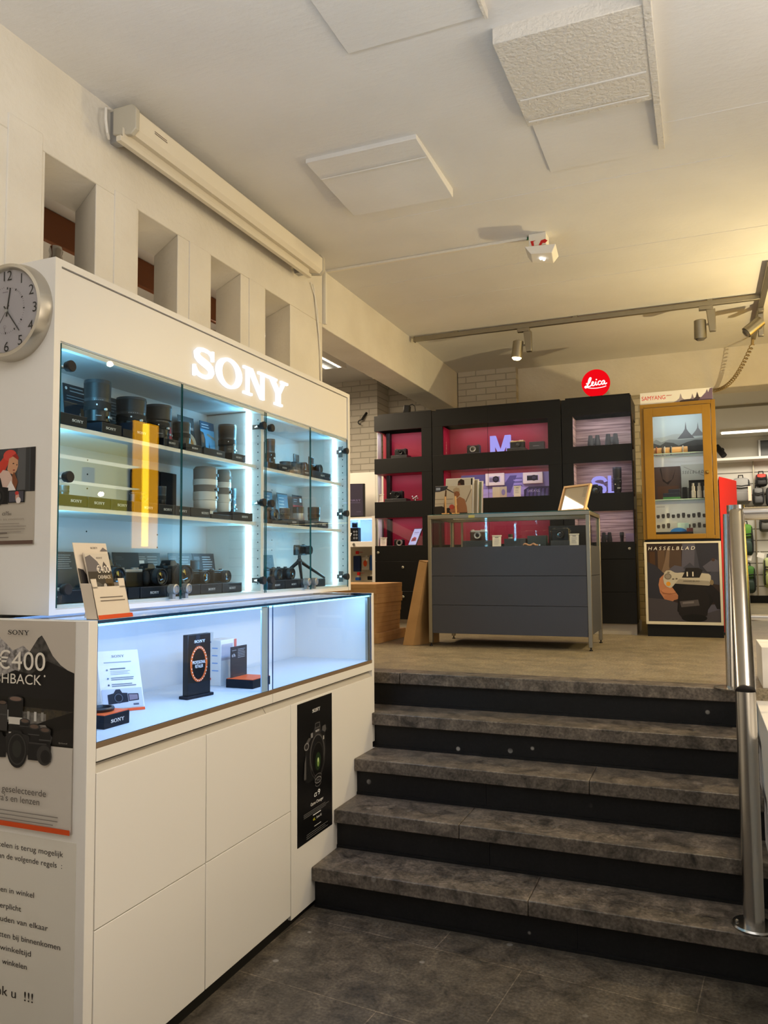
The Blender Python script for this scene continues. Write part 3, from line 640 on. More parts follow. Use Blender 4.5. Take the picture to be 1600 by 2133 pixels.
p.poly([(.25, .245), (.30, .285), (.40, .288), (.42, .262), (.44, .24), (.36, .236)], STREAM)
p.poly([(.27, .258), (.28, .276), (.31, .288), (.35, .285), (.37, .268), (.375, .255), (.33, .245), (.29, .248)], (62, 60, 56)); p.poly([(.42, .236), (.43, .27), (.46, .28), (W, .285), (W, .236)], (28, 24, 20))
p.rect(0, 0, W, .232, (196, 188, 176))
p.T = (.80, .66, .066, .150)
def lens_art(u, v, w, h, c1, c2): p.rect(u-w/2, v, u+w/2, v+h, c1); p.ell(u, v+h, w/2, w*.22, c2); p.ell(u, v+h, w*.36, w*.15, (96, 78, 66)); p.rect(u-w/2, v+h*.55, u+w/2, v+h*.6, (70, 68, 66))
D1, D2 = (24, 22, 21), (52, 49, 47)
lens_art(.155, .16, .07, .10, D1, D2); lens_art(.215, .17, .048, .12, D2, D1)
p.rect(.245, .23, .312, .265, D1); p.rect(.247, .20, .311, .232, (206, 200, 190)); p.rect(.249, .165, .309, .202, D1); p.rect(.249, .12, .309, .168, (206, 200, 190)); p.rect(.243, .262, .315, .31, D1); p.ell(.279, .31, .036, .012, D2); p.ell(.279, .31, .028, .009, (120, 96, 84))
lens_art(.325, .165, .048, .055, D1, D2); lens_art(.37, .12, .055, .08, D1, D2); lens_art(.42, .09, .052, .10, D1, D2)
p.poly([(.12, .08), (.12, .15), (.18, .155), (.19, .165), (.22, .165), (.225, .15), (.24, .145), (.24, .06), (.15, .05)], D1); p.ell(.155, .085, .05, .055, D1); p.ring(.155, .085, .045, .05, .006, D2)
p.poly([(.24, .08), (.24, .16), (.262, .165), (.27, .178), (.31, .178), (.318, .165), (.35, .16), (.35, .08)], (34, 32, 31)); p.ell(.293, .095, .048, .075, D1); p.ring(.293, .098, .043, .066, .006, D2); p.ell(.293, .10, .022, .036, (40, 40, 36))
p.rect(.345, .06, .45, .128, D1); p.rect(.35, .128, .43, .135, D2); p.ell(.42, .085, .034, .042, D2); p.ell(.426, .08, .022, .028, D1); p.T = None
p.sony(.297, .536, .013, (30, 26, 24), .082, 'c'); p.text('\u20ac400', .40, .438, .053, (226, 218, 204), .182, 'r'); p.text('CASHBACK', .387, .398, .029, (222, 214, 200), .235, 'r'); p.ell(.399, .424, .003, .003, (222, 214, 200))
p.text('Bij aankoop van geselecteerde', .412, .094, .019, (90, 82, 74), .36, 'r'); p.text("camera's en lenzen", .389, .069, .019, (90, 82, 74), .215, 'r')
p.lines(.06, .042, .40, 3, .011, .0026, (128, 120, 112), .12); p.rect(0, 0, W, .014, (206, 74, 20)); p.text('IJsland', .455, .243, .004, (150, 144, 134), .03)
p.build('picture', t)
# shop rules sheet below
t = thing('notice_sheet', 'white printed sheet of shop rules under the cash-back poster on the end panel', 'notice', (-1.86, EY, .16))
MB().box(-2.05, -1.598, EY-.0014, EY-.0003, .16, .697).build('sheet', mat('notice_paper', (214, 208, 194), .5), t, smooth=0)
p = Print((0, EY-.0014, 0), U_X, V_Z); K = (44, 38, 34)
for s_, x, z, w in (('Veilig winkelen is terug mogelijk', -1.642, .655, .345), ('na het lezen van de volgende regels  :', -1.645, .624, .372), ('max 4 personen in winkel', -1.744, .532, .27), ('mondmasker verplicht', -1.790, .488, .235), ('1,5 m afstand houden van elkaar', -1.691, .452, .36), ('handen ontsmetten bij binnenkomen', -1.646, .409, .385), ('respecteer een korte winkeltijd'[14:], -1.750, .374, .19), ('alleen komen winkelen', -1.764, .337, .24)):
    p.text(s_, x, z, .0155, K, w, 'r')
p.text('Dank u', -1.802, .253, .026, K, .125, 'r'); p.text('!!!', -1.739, .253, .026, K, .032, 'r')
p.build('print', t)
# small poster on the cabinet's end
SY = 1.836
t = thing('poster', 'poster of a red-haired woman and a camera on the cabinet end under the clock', 'poster', (-2.04, SY, 1.518))
MB().box(-2.20, -1.925, SY-.0015, SY-.0003, 1.517, 1.824).build('sheet', mat('poster_stone', (178, 168, 152), .5), t, smooth=0)
p = Print((-2.20, SY-.0015, 1.517), U_X, V_Z)
p.rect(0, .167, .275, .307, (62, 64, 66)); p.rect(.20, .167, .245, .307, (84, 84, 84)); p.rect(.235, .167, .25, .307, (54, 54, 54)); p.rect(.255, .167, .275, .307, (40, 38, 38)); p.ell(.05, .26, .06, .04, (50, 52, 54))
p.poly([(.085, .215), (.10, .225), (.125, .265), (.155, .295), (.18, .30), (.20, .285), (.195, .27), (.165, .265), (.15, .24), (.13, .22), (.10, .20)], (196, 60, 44)); p.ell(.168, .285, .028, .018, (206, 72, 60))
p.poly([(.10, .205), (.14, .24), (.165, .235), (.19, .20), (.185, .17), (.13, .17)], (206, 176, 160)); p.poly([(.158, .24), (.165, .275), (.185, .282), (.203, .272), (.204, .25), (.198, .235), (.186, .222), (.17, .228)], (196, 146, 110)); p.poly([(.178, .283), (.204, .268), (.206, .276), (.195, .29)], (150, 44, 34))
p.ell(.184, .258, .004, .0018, (40, 26, 20)); p.ell(.199, .253, .003, .0016, (40, 26, 20)); p.ell(.187, .237, .005, .002, (140, 60, 50)); p.poly([(.18, .22), (.188, .232), (.205, .20), (.195, .17), (.182, .185)], (120, 70, 40)); p.poly([(.15, .17), (.175, .205), (.192, .18), (.20, .167)], (222, 214, 206))
p.poly([(.02, .13), (.02, .18), (.06, .19), (.08, .215), (.13, .215), (.14, .185), (.165, .182), (.165, .13)], (20, 18, 18)); p.ell(.115, .155, .034, .032, (32, 30, 30)); p.ell(.115, .155, .026, .024, (12, 12, 13)); p.ring(.115, .155, .02, .019, .003, (70, 68, 66)); p.sony(.11, .202, .005, (220, 216, 210), .028, 'c')
p.rect(.166, .133, .236, .172, (18, 17, 17)); p.rect(.17, .136, .231, .169, (72, 70, 78)); p.ell(.205, .15, .008, .014, (200, 150, 130)); p.ell(.203, .163, .008, .006, (190, 56, 50)); p.ell(.21, .14, .01, .01, (214, 204, 198))
p.text('\u03b1', .142, .094, .011, (70, 60, 54), .014, shear=.25); p.text('7S', .158, .094, .012, (70, 60, 54), .014); p.text('III', .174, .094, .006, (70, 60, 54), .008)
p.text('Emotion in motion', .235, .078, .007, (140, 130, 118), .17, 'r'); p.lines(.09, .066, .16, 4, .009, .002, (140, 130, 118)); p.lines(.09, .036, .10, 1, .01, .003, (90, 80, 74)); p.lines(.13, .022, .05, 1, .01, .003, (120, 110, 100)); p.rect(0, .002, .275, .013, (96, 74, 62))
p.build('picture', t)
# wall clock
t = thing('wall_clock', 'round silver wall clock with a white dial on the cabinet end', 'clock', (-2.026, SY, 2.262))
R_ = .158; c0 = (-2.026, SY, 2.262)
MB().lathe([(0, 0), (R_, 0), (R_, .012), (R_-.008, .042), (R_-.018, .044), (R_-.021, .041), (R_-.0245, .030), (R_-.03, .028)], c0, 'y', 56).build('case', mat('clock_aluminium', (196, 190, 178), .32, 1.0), t, smooth=50)
MB().lathe([(0, .0305), (R_-.0245, .0305), (R_-.0245, .0292)], c0, 'y', 48).build('dial', mat('clock_dial', (178, 170, 176), .5), t, smooth=0)
p = Print((c0[0], SY-.0308, c0[2]), U_X, V_Z)
for h in range(1, 13):
    a = PI/2-h*PI/6; rr = .115
    p.text(str(h), rr*math.cos(a), rr*math.sin(a)-.0165, .033, (26, 24, 26), None, 'c')
for i in range(60):
    a = PI/2-i*PI/30; r0, r1, w = (.070, .077, .0024) if i % 5 == 0 else (.072, .076, .0005)
    c_, s_ = math.cos(a), math.sin(a)
    p.poly([(r0*c_-w*s_, r0*s_+w*c_), (r1*c_-w*s_, r1*s_+w*c_), (r1*c_+w*s_, r1*s_-w*c_), (r0*c_+w*s_, r0*s_-w*c_)], (26, 24, 26))
p.rect(-.0005, -.072, .0005, -.054, (26, 24, 26)); p.ring(0, -.055, .006, .006, .001, (120, 116, 120)); p.lines(-.012, .056, .026, 1, .01, .004, (140, 134, 140))
p.build('dial_print', t)
def hand(name, ang, l, back, w, h):
    a = PI/2-math.radians(ang); c_, s_ = math.cos(a), math.sin(a)
    q = [(-back, -w), (l, -w*.7), (l, w*.7), (-back, w)]
    MB().prism([(c0[0]+u*c_-v*s_, c0[2]+u*s_+v*c_) for u, v in q], lambda u, v, ww: (u, SY-h+ww, v), .0012).build(name, BLACKP, t, smooth=0)
hand('minute_hand', 142, .088, .02, .0022, .0345); hand('hour_hand', 9, .074, .018, .0026, .0330); hand('second_hand', 215, .075, .02, .0006, .036)
MB().lathe([(.005, .030), (.005, .037), (0, .0375)], c0, 'y', 16).build('hub', SILVER, t)
MB().lathe([(0, .0405), (R_-.022, .0405), (R_-.022, .0395)], c0, 'y', 48).build('cover_glass', GLASSC, t, smooth=0)
# ================================================================== CAMERAS, LENSES, BOXES, CARDS
def camera(name, label, loc, rz, w=.12, h=.08, d=.045, lr=.032, ll=.05, lx=0.0, lz=None, hump=True, body=None, top=None, lensm=None, ringm=None, group=None, flip=False, cat='camera', dials=2, red=False, strap=False):
    """faces local -Y, stands on local z = 0"""
    body = body or BLACKP; top = top or body; lensm = lensm or BLACKP; ringm = ringm or GRAPH; lz = lz if lz is not None else h*.48
    t = thing(name, label, cat, loc, rz, group)
    b = MB(); r = d*.45; pr = [(-w/2+r*.6, -d/2), (w/2-r*.6, -d/2), (w/2, -d/2+r), (w/2, d/2-r*.5), (w/2-r*.4, d/2), (-w/2+r*.4, d/2), (-w/2, d/2-r*.5), (-w/2, -d/2+r)]
    b.prism(pr, lambda u, v, q: (u, v, q), h*.80); b.build('body', body, t, bevel=.0015, world=False)
    pr2 = [(x*.985, y*.96) for x, y in pr]; MB().prism(pr2, lambda u, v, q: (u, v, h*.80+q), h*.16).build('top_plate', top, t, bevel=.002, world=False)
    if hump: MB().hexa([(lx-.026, -d*.5, h*.9), (lx+.026, -d*.5, h*.9), (lx-.026, d*.45, h*.9), (lx+.026, d*.45, h*.9), (lx-.016, -d*.36, h*1.22), (lx+.016, -d*.36, h*1.22), (lx-.018, d*.36, h*1.20), (lx+.018, d*.36, h*1.20)]).build('viewfinder_hump', top, t, bevel=.003, world=False)
    if hump: MB().blob((-w/2+.014, -d*.52, h*.42), (.015, .016, h*.40), p=.8).build('grip', BLACKR, t, world=False)
    for i in range(dials):
        x = [w*.33, -w*.34, w*.18][i]; MB().lathe([(0, h*.94), (.009, h*.94), (.0095, h*1.03), (.008, h*1.055), (0, h*1.055)], (x, 0, 0), 'z', 18).build('dial', SILVER if top is not body else GRAPH, t, world=False)
    if ll > 0:
        k = lr; prof = [(k*.78, 0), (k*.80, ll*.10), (k*.96, ll*.14), (k, ll*.2), (k, ll*.48), (k*.95, ll*.5), (k*.95, ll*.54), (k*1.0, ll*.56), (k*1.0, ll*.9), (k*.97, ll), (k*.86, ll), (k*.80, ll*.9), (k*.7, ll*.86)]
        L = MB().lathe(prof, (lx, -d/2, lz), 'y', 28, mis=[1, 1, 0, 0, 0, 1, 1, 1, 0, 0, 0, 0, 0]).build('lens', [lensm, ringm], t, world=False)
        MB().lathe([(k*.70, ll*.84), (k*.5, ll*.88), (0, ll*.9)], (lx, -d/2, lz), 'y', 24).build('front_element', FRONTG, L, world=False)
    if flip:
        s = MB().box(lx-.032, lx+.032, d*.30, d*.42, h*.98, h*.98+.046).build('flip_screen', BLACKP, t, bevel=.002, world=False); MB().box(lx-.027, lx+.027, d*.30-.0006, d*.30, h*.98+.006, h*.98+.041).build('display', mat('dark_screen', (34, 40, 46), .08), s, smooth=0, world=False)
    if red: MB().lathe([(0, 0), (.004, 0), (.004, .001), (0, .001)], (lx-w*.26, -d/2-.0005, h*.72), 'y', 14).build('badge', RED, t, world=False)
    for s_ in (-1, 1): MB().tube([(s_*w*.5, 0, h*.78), (s_*(w*.5+.005), 0, h*.80), (s_*(w*.5+.004), 0, h*.74), (s_*w*.5, 0, h*.74)], .0012, 6).build('strap_lug', CHROME, t, world=False)
    return t
def lens(label, loc, prof, mis, mats, group=None, switch=None, rz=0.0):
    """stands upright; prof = [(radius, height)]; mis = material per ring; split into barrel + rings as separate parts"""
    t = thing('camera_lens', label, 'lens', loc, rz, group)
    i = 0; n = len(prof)-1; segs = []
    while i < n:
        j = i
        while j+1 < n and mis[j+1] == mis[i]: j += 1
        segs.append((i, j)); i = j+1
    for a, c in segs:
        nm = ['barrel', 'focus_ring', 'hood', 'trim_ring'][mis[a]]
        pr = prof[a:c+2]; pr = [(0, pr[0][1])]+pr+[(0, pr[-1][1])]
        MB().lathe(pr, (0, 0, 0), 'z', 32).build(nm, mats[mis[a]], t, world=False)
    if switch:
        sx, sz, sw, sh = switch; r = max(p_[0] for p_ in prof)
        b = MB()
        for q in range(3): b.box(r*.96, r*1.03, -sw/2+q*sw*.36, -sw/2+q*sw*.36+sw*.22, sz, sz+sh)
        b.build('switch_panel', SILVER if mats[0] is BLACKP else GRAPH, t, bevel=.0006, world=False)
        MB().rod((r*.9, -sw*1.1, sz+sh*3.4), (r*1.04, -sw*1.2, sz+sh*3.4), .0045, 12).build('hold_button', PAPER if mats[0] is BLACKP else GRAPH, t, world=False)
    return t
def black_lens(label, loc, r, h, group=None, flare=1.0, sw=True, base=None, rz=.35):
    prof = [(r*.80, 0), (r*.82, h*.06), (r*.93, h*.10), (r*.95, h*.30), (r*.95, h*.33), (r*.985, h*.34), (r*.985, h*.52), (r*.94, h*.53), (r*.94, h*.57), (r*.97*flare, h*.60), (r*flare, h*.90), (r*flare, h*.92), (r*flare*1.02, h*.93), (r*flare*.98, h), (r*flare*.88, h)]
    mis = [0, 0, 0, 0, 3, 1, 1, 3, 3, 2, 2, 3, 3, 3]
    t = lens(label, loc, prof, mis, [base or BLACKP, BLACKR, mat('lens_hood_black', (30, 31, 33), .5), GRAPH], group, (0, h*.17, r*.7, h*.05) if sw else None, rz)
    if sw:
        a0 = -rz-.75; p = Print(Vector((r*1.005*math.cos(a0), r*1.005*math.sin(a0), 0)), Vector((-math.sin(a0), math.cos(a0), 0)), V_Z, .0012)
        for i in range(5): p.rect(-.3*r+.14*r*i, h*.545, -.3*r+.14*r*i+.05*r, h*.555, (190, 194, 198))
        p.ell(-.12*r, h*.44, r*.06, h*.02, (214, 218, 222)); p.rect(-.2*r, h*.20, .22*r, h*.215, (150, 154, 158)); p.build('lettering', t, world=False)
    return t
def white_lens(label, loc, r, h, group=None, rz=.5):
    prof = [(r*.62, 0), (r*.64, h*.07), (r*.84, h*.11), (r*.92, h*.14), (r*.92, h*.28), (r*.90, h*.29), (r*.96, h*.30), (r*.96, h*.47), (r*.93, h*.475), (r*.93, h*.61), (r*.97, h*.615), (r*.97, h*.73), (r*.93, h*.735), (r*.95, h*.95), (r*.84, h*.985), (r*.80, h)]
    mis = [0, 0, 0, 0, 0, 0, 0, 1, 1, 3, 3, 2, 2, 2, 2]
    t = lens(label, loc, prof, mis, [LENSW, mat('grey_lens_rubber', (112, 106, 100), .6), LENSG, LENSW], group, (0, h*.33, r*.9, h*.05), rz)
    p = Print((r*.97, -r*.25, h*.5), U_Y, V_Z, .002); p.rect(0, 0, r*.8, h*.07, (56, 48, 52)); p.rect(0, h*.30, r*.7, h*.36, (56, 48, 52)); p.build('name_plate', t, world=False)
    return t
GB = 'black product boxes on the white cabinet shelves'
def pbox(y0, y1, z0, z1, label, x1=-1.9, depth=.19, txt=True, name='product_box', group=GB, at=.5, edge=True):
    t = thing(name, label, 'box', (x1-depth/2, (y0+y1)/2, z0), 0, group)
    MB().box(x1-depth, x1, y0+.0015, y1-.0015, z0, z1).build('carton', NAVYBOX, t, bevel=.0012)
    if txt:
        h = min(.009, (z1-z0)*.26); p = Print((x1, y0, z0), U_Y, V_Z); p.sony((y1-y0)*at, (z1-z0)*.36, h, (232, 234, 236), None, 'c')
        if edge: p.rect(.0018, .0005, .0026, z1-z0-.0005, (96, 104, 112)); p.rect(.0015, z1-z0-.0012, y1-y0-.0015, z1-z0-.0004, (110, 100, 104))
        p.build('lettering', t)
    return t
def icard(y0, y1, z0, z1, label, x=-2.12, style='text', lean=.02, group='info cards leaning on the cabinet back'):
    t = thing('info_card', label, 'card', (x, (y0+y1)/2, z0), 0, group)
    h, w = z1-z0, y1-y0; V = Vector((-lean, 0, h)); V = V/h
    o = Vector((x, y0, z0)); b = MB()
    b.hexa([tuple(o), tuple(o+Vector((.0015, 0, 0))), tuple(o+Vector((0, w, 0))), tuple(o+Vector((.0015, w, 0))), tuple(o+V*h), tuple(o+V*h+Vector((.0015, 0, 0))), tuple(o+V*h+Vector((0, w, 0))), tuple(o+V*h+Vector((.0015, w, 0)))])
    b.build('sheet', CARD, t, smooth=0)
    p = Print(o+Vector((.0018, 0, 0)), U_Y, V)
    G = (150, 158, 164)
    if style == 'text':
        p.lines(w*.06, h*.86, w*.3, 2, h*.06, h*.02, G); p.rect(w*.06, h*.66, w*.27, h*.76, (214, 220, 224)); p.lines(w*.42, h*.86, w*.5, 6, h*.085, h*.03, G)
    elif style == 'dark': p.rect(0, 0, w, h, (22, 25, 30)); p.lines(w*.1, h*.85, w*.3, 2, h*.06, h*.02, (60, 66, 72))
    elif style == 'specs': p.lines(w*.12, h*.9, w*.7, 7, h*.06, h*.014, G)
    elif style == 'photo':
        p.ell(w*.10, h*.92, w*.04, w*.04, (230, 230, 230)); p.lines(w*.22, h*.93, w*.6, 2, h*.06, h*.02, G); p.lines(w*.1, h*.78, w*.8, 2, h*.05, h*.012, G); p.rect(0, h*.08, w, h*.66, (40, 44, 52)); p.poly([(0, h*.3), (w*.4, h*.42), (w, h*.36), (w, h*.08), (0, h*.08)], (66, 52, 46)); p.ell(w*.62, h*.48, w*.12, h*.05, (130, 128, 126)); p.rect(w*.55, h*.1, w*.72, h*.6, (84, 62, 40))
    elif style == 'food':
        p.lines(w*.08, h*.86, w*.4, 3, h*.05, h*.015, G); p.rect(w*.72, h*.72, w*.92, h*.78, (190, 196, 200)); p.rect(0, 0, w, h*.24, (92, 74, 46)); p.ell(w*.58, h*.44, w*.46, h*.21, (214, 206, 186)); p.ell(w*.56, h*.42, w*.32, h*.14, (196, 150, 84)); p.ell(w*.50, h*.48, w*.2, h*.08, (150, 68, 34)); p.ell(w*.62, h*.40, w*.14, h*.05, (224, 190, 120))
    elif style == 'castle':
        p.rect(0, 0, w, h, (104, 160, 196)); p.rect(0, h*.82, w, h, (44, 84, 112)); p.lines(w*.1, h*.92, w*.6, 2, h*.06, h*.02, (200, 214, 222)); p.poly([(w*.3, 0), (w*.32, h*.3), (w*.5, h*.36), (w*.56, h*.56), (w*.64, h*.36), (w*.8, h*.3), (w*.84, 0)], (70, 84, 96)); p.poly([(0, 0), (0, h*.76), (w*.2, h*.74), (w*.3, h*.6), (w*.28, 0)], (70, 54, 44)); p.ell(w*.14, h*.6, w*.1, h*.1, (140, 92, 66)); p.poly([(w*.4, h*.7), (w, h*.6), (w, h*.66), (w*.5, h*.74)], (150, 136, 120))
    elif style == 'red':
        p.rect(0, h*.1, w, h*.7, (150, 34, 48)); p.poly([(0, h*.1), (w*.5, h*.5), (w, h*.1)], (60, 60, 120)); p.rect(w*.7, h*.8, w*.9, h*.92, (210, 214, 218)); p.lines(w*.1, h*.86, w*.4, 2, h*.06, h*.02, G)
    elif style == 'sky':
        p.rect(w*.04, h*.04, w*.96, h*.96, (70, 126, 160)); p.lines(w*.15, h*.85, w*.6, 5, h*.09, h*.02, (190, 210, 220)); p.poly([(w*.04, h*.04), (w*.96, h*.04), (w*.96, h*.25), (w*.5, h*.42), (w*.04, h*.2)], (140, 146, 120))
    p.build('print', t)
    return t

# ---- upper shelf, wide bay
Z1 = 1.9091
pbox(1.868, 2.027, Z1, 1.946, 'black lettered box at the left end of the upper shelf, under the tallest black lens', at=.72)
pbox(2.094, 2.196, Z1, 1.944, 'black lettered box under the second black lens on the upper shelf', at=.45)
pbox(2.200, 2.258, Z1, 1.938, 'small plain black box between two lettered boxes on the upper shelf', txt=False)
pbox(2.262, 2.392, Z1, 1.972, 'taller black box catching the yellow reflection on the upper shelf', at=.3)
pbox(2.428, 2.524, Z1, 1.938, 'black lettered box under the wide-hooded lens left of the door gap, upper shelf', at=.55)
pbox(2.568, 2.678, Z1, 1.937, 'black lettered box just right of the door gap on the upper shelf', at=.55)
pbox(2.690, 2.847, Z1, 1.937, 'wide black lettered box in front of the castle picture on the upper shelf', at=.72)
pbox(2.900, 3.010, Z1, 1.941, 'black lettered box at the right end of the wide upper shelf, by the light strip')
icard(2.155, 2.30, Z1, 2.117, 'dark card with a photo behind the tallest black lens on the upper shelf', style='photo')
icard(2.33, 2.46, Z1, 2.11, 'dark text card behind the second black lens on the upper shelf', style='specs')
icard(2.66, 2.775, Z1, 2.11, 'dark card with a pink picture left of the food photo on the upper shelf', style='red')
icard(2.828, 2.945, Z1, 2.117, 'card with a plate of food on the upper shelf', style='food')
icard(2.992, 3.102, Z1, 2.118, 'card with a blue sky and castle on the upper shelf', style='castle')
GL = 'camera lenses in the white glass cabinet'
black_lens('tallest black zoom lens at the left of the upper shelf, with a white button', (-2.0, 2.182, 1.946), .048, .166, GL, .98)
black_lens('second black zoom lens on the upper shelf, thicker and shorter', (-2.0, 2.362, 1.944), .056, .139, GL, 1.0)
black_lens('black lens with a wide flared hood, third on the upper shelf', (-2.0, 2.522, 1.938), .046, .147, GL, 1.14)
black_lens('short black lens directly behind the door gap on the upper shelf', (-1.975, 2.640, 1.937), .038, .098, GL, .95, False)
black_lens('straight dark grey lens at the right of the wide upper shelf before the castle card', (-2.0, 3.012, 1.941), .0415, .146, GL, 1.0, True)
# ---- middle shelf, wide bay
Z2 = 1.6442
for y0, y1, lab, a in ((1.868, 2.032, 'black lettered box at the far left of the middle shelf, tinted yellow', .70), (2.035, 2.143, 'second black lettered box from the left on the middle shelf', .5), (2.146, 2.260, 'third black lettered box from the left on the middle shelf', .5), (2.263, 2.399, 'fourth black lettered box on the middle shelf, in the yellow reflection', .6), (2.402, 2.503, 'black lettered box under the small black lens left of the door gap, middle shelf', .55), (2.505, 2.602, 'black lettered box right behind the door gap on the middle shelf', .5), (2.605, 2.739, 'black lettered box under the thick white telephoto lens', .72), (2.906, 3.072, 'black lettered box under the black lens beside the light strip, middle shelf', .6)):
    pbox(y0, y1, Z2, 1.681, lab, at=a)
pbox(2.746, 2.898, Z2, 1.662, 'low black box carrying the slim white telephoto lens', txt=False)
white_lens('thick white telephoto lens with grey bands on the middle shelf', (-1.985, 2.822, 1.665), .054, .206, GL)
white_lens('slim white telephoto lens right of the thick white one', (-2.0, 2.985, 1.665), .0345, .212, GL)
black_lens('black lens between the slim white telephoto and the light strip', (-2.01, 3.05, 1.681), .030, .118, GL, 1.05)
black_lens('small black lens left of the door gap on the middle shelf', (-1.98, 2.522, 1.681), .018, .080, GL, 1.0, False)
camera('camera', 'compact black camera lying on the middle shelf beside the yellow reflection', (-1.97, 2.37, 1.681), PI/2, .085, .045, .03, .018, .02, hump=False, dials=1)
for y0, y1, h, lab in ((2.56, 2.66, .17, 'tall black carton at the back of the middle shelf behind the door gap'), (2.67, 2.775, .168, 'tall black carton at the back of the middle shelf left of the white lens')):
    t = tag(MB().box(-2.17, -2.10, y0, y1, Z2, Z2+h+.03).build('carton', NAVYBOX, bevel=.002), lab, 'box')
black_lens('short black lens standing at the left end of the middle shelf', (-1.95, 1.978, 1.681), .018, .034, GL, 1.0, False)
# ---- bottom shelf, wide bay
Z3 = 1.3277
for y0, y1, lab, a, tx in ((1.868, 2.044, 'black lettered box at the far left of the bottom shelf behind the leaflet stand', .1, True), (2.05, 2.236, 'black box hidden behind the leaflet stand on the bottom shelf', .5, False), (2.239, 2.303, 'narrow plain black box right of the leaflet stand', .5, False), (2.305, 2.457, 'wide black lettered box left of the door lock on the bottom shelf', .52, True), (2.459, 2.675, 'longest black lettered box behind the two door locks', .25, True), (2.677, 2.829, 'black lettered box right of the door locks on the bottom shelf', .5, True), (2.831, 2.984, 'black lettered box at the right end of the wide bottom shelf', .5, True)):
    pbox(y0, y1, Z3, 1.369, lab, at=a, txt=tx)
icard(2.095, 2.225, 1.369, 1.50, 'dark specification card left of the leaflet stand on the bottom shelf', style='specs', x=-2.11)
icard(2.30, 2.398, 1.369, 1.50, 'dark text card just right of the leaflet stand', style='text', x=-2.11)
icard(2.402, 2.553, 1.369, 1.5, 'almost black blank card on the bottom shelf', style='dark', x=-2.10)
icard(2.556, 2.702, 1.369, 1.5, 'dark text card right of the blank card on the bottom shelf', style='text', x=-2.11)
icard(2.757, 2.925, 1.369, 1.5, 'dark text card crossing the door gap on the bottom shelf', style='text', x=-2.11)
icard(2.928, 3.095, 1.369, 1.5, 'dark text card above the rightmost compact camera', style='text', x=-2.11)
GC = 'cameras in the white glass cabinet'
camera('camera', 'black camera half hidden behind the leaflet stand, bottom shelf', (-1.98, 2.215, 1.369), PI/2, .125, .085, .05, .034, .045, group=GC, lx=-.01)
camera('camera', 'black camera with a silver top plate on the bottom shelf', (-2.0, 2.362, 1.369), PI/2, .12, .068, .05, .028, .0, group=GC, hump=False, top=SILVER, dials=3)
camera('camera', 'black camera with a ribbed lens hood, left of the door lock', (-2.0, 2.462, 1.369), PI/2, .105, .072, .05, .033, .05, group=GC, hump=True)
camera('camera', 'largest black camera with a wide zoom lens, behind the door gap', (-2.01, 2.62, 1.369), PI/2, .135, .082, .06, .0415, .062, group=GC, lx=-.012, hump=True)
camera('camera', 'compact camera with its screen flipped up, right of the door gap', (-1.985, 2.762, 1.369), PI/2, .10, .055, .035, .026, .03, group=GC, hump=False, flip=True, dials=1, lx=.008)
camera('camera', 'compact black camera at the right end of the wide bottom shelf', (-1.985, 2.908, 1.369), PI/2, .105, .058, .036, .027, .032, group=GC, hump=False, dials=2, lx=.018)
# ---- narrow bay
for y0, y1, z0, z1, lab, tx in ((3.205, 3.303, Z1, 1.936, 'plain black box at the left of the narrow bay upper shelf', False), (3.305, 3.417, Z1, 1.939, 'lettered black box under the flat lens, narrow bay upper shelf', True), (3.419, 3.533, Z1, 1.939, 'second lettered black box of the narrow bay upper shelf', True), (3.537, 3.652, Z1, 1.938, 'lettered black box behind the gap of the narrow doors, upper shelf', True), (3.66, 3.888, Z1, 1.946, 'widest lettered black box at the right of the narrow upper shelf', True),
     (3.20, 3.40, Z2, 1.662, 'plain black box at the left of the narrow bay middle shelf', False), (3.403, 3.517, Z2, 1.674, 'lettered black box under the first lens, narrow bay middle shelf', True), (3.581, 3.728, Z2, 1.675, 'lettered black box under the silver-ringed lens, narrow bay', True), (3.733, 3.854, Z2, 1.676, 'lettered black box at the right of the narrow bay middle shelf', True),
     (3.205, 3.373, Z3, 1.37, 'lettered black box at the left of the narrow bay bottom shelf', True), (3.375, 3.532, Z3, 1.37, 'lettered black box under the tripod, narrow bay bottom shelf', True), (3.537, 3.815, Z3, 1.368, 'long plain black box behind the locks of the narrow doors', False)):
    pbox(y0, y1, z0, z1, lab, txt=tx, at=.55)
black_lens('tall stacked black lens at the left of the narrow bay upper shelf', (-2.03, 3.45, 1.936), .026, .152, GL, .95)
icard(3.46, 3.57, Z1, 2.10, 'dark card behind the tall lens in the narrow bay', style='specs')
black_lens('flat pancake lens on the narrow bay upper shelf', (-1.99, 3.535, 1.939), .031, .04, GL, 1.0, False)
camera('camera', 'left one of two compact cameras with raised screens, narrow bay upper shelf', (-1.985, 3.655, 1.939), PI/2, .10, .052, .035, .026, .03, group=GC, hump=False, flip=True, dials=1, lx=.01)
camera('camera', 'right one of two compact cameras with raised screens, narrow bay upper shelf', (-1.985, 3.828, 1.946), PI/2, .10, .052, .035, .026, .03, group=GC, hump=False, flip=True, dials=1, lx=.01)
icard(3.552, 3.65, Z2, 1.839, 'blue picture card at the left of the narrow bay middle shelf', style='sky')
icard(3.70, 3.818, Z2, 1.839, 'pale blue picture card in the middle of the narrow bay', style='sky')
icard(3.873, 3.99, Z2, 1.841, 'card with a crimson picture at the right of the narrow bay', style='red')
camera('camera', 'black camera at the left of the narrow bay middle shelf', (-1.99, 3.345, 1.662), PI/2, .11, .062, .045, .028, .035, group=GC, hump=True)
black_lens('first short black lens on the narrow bay middle shelf', (-1.97, 3.492, 1.674), .0285, .06, GL, 1.0, False)
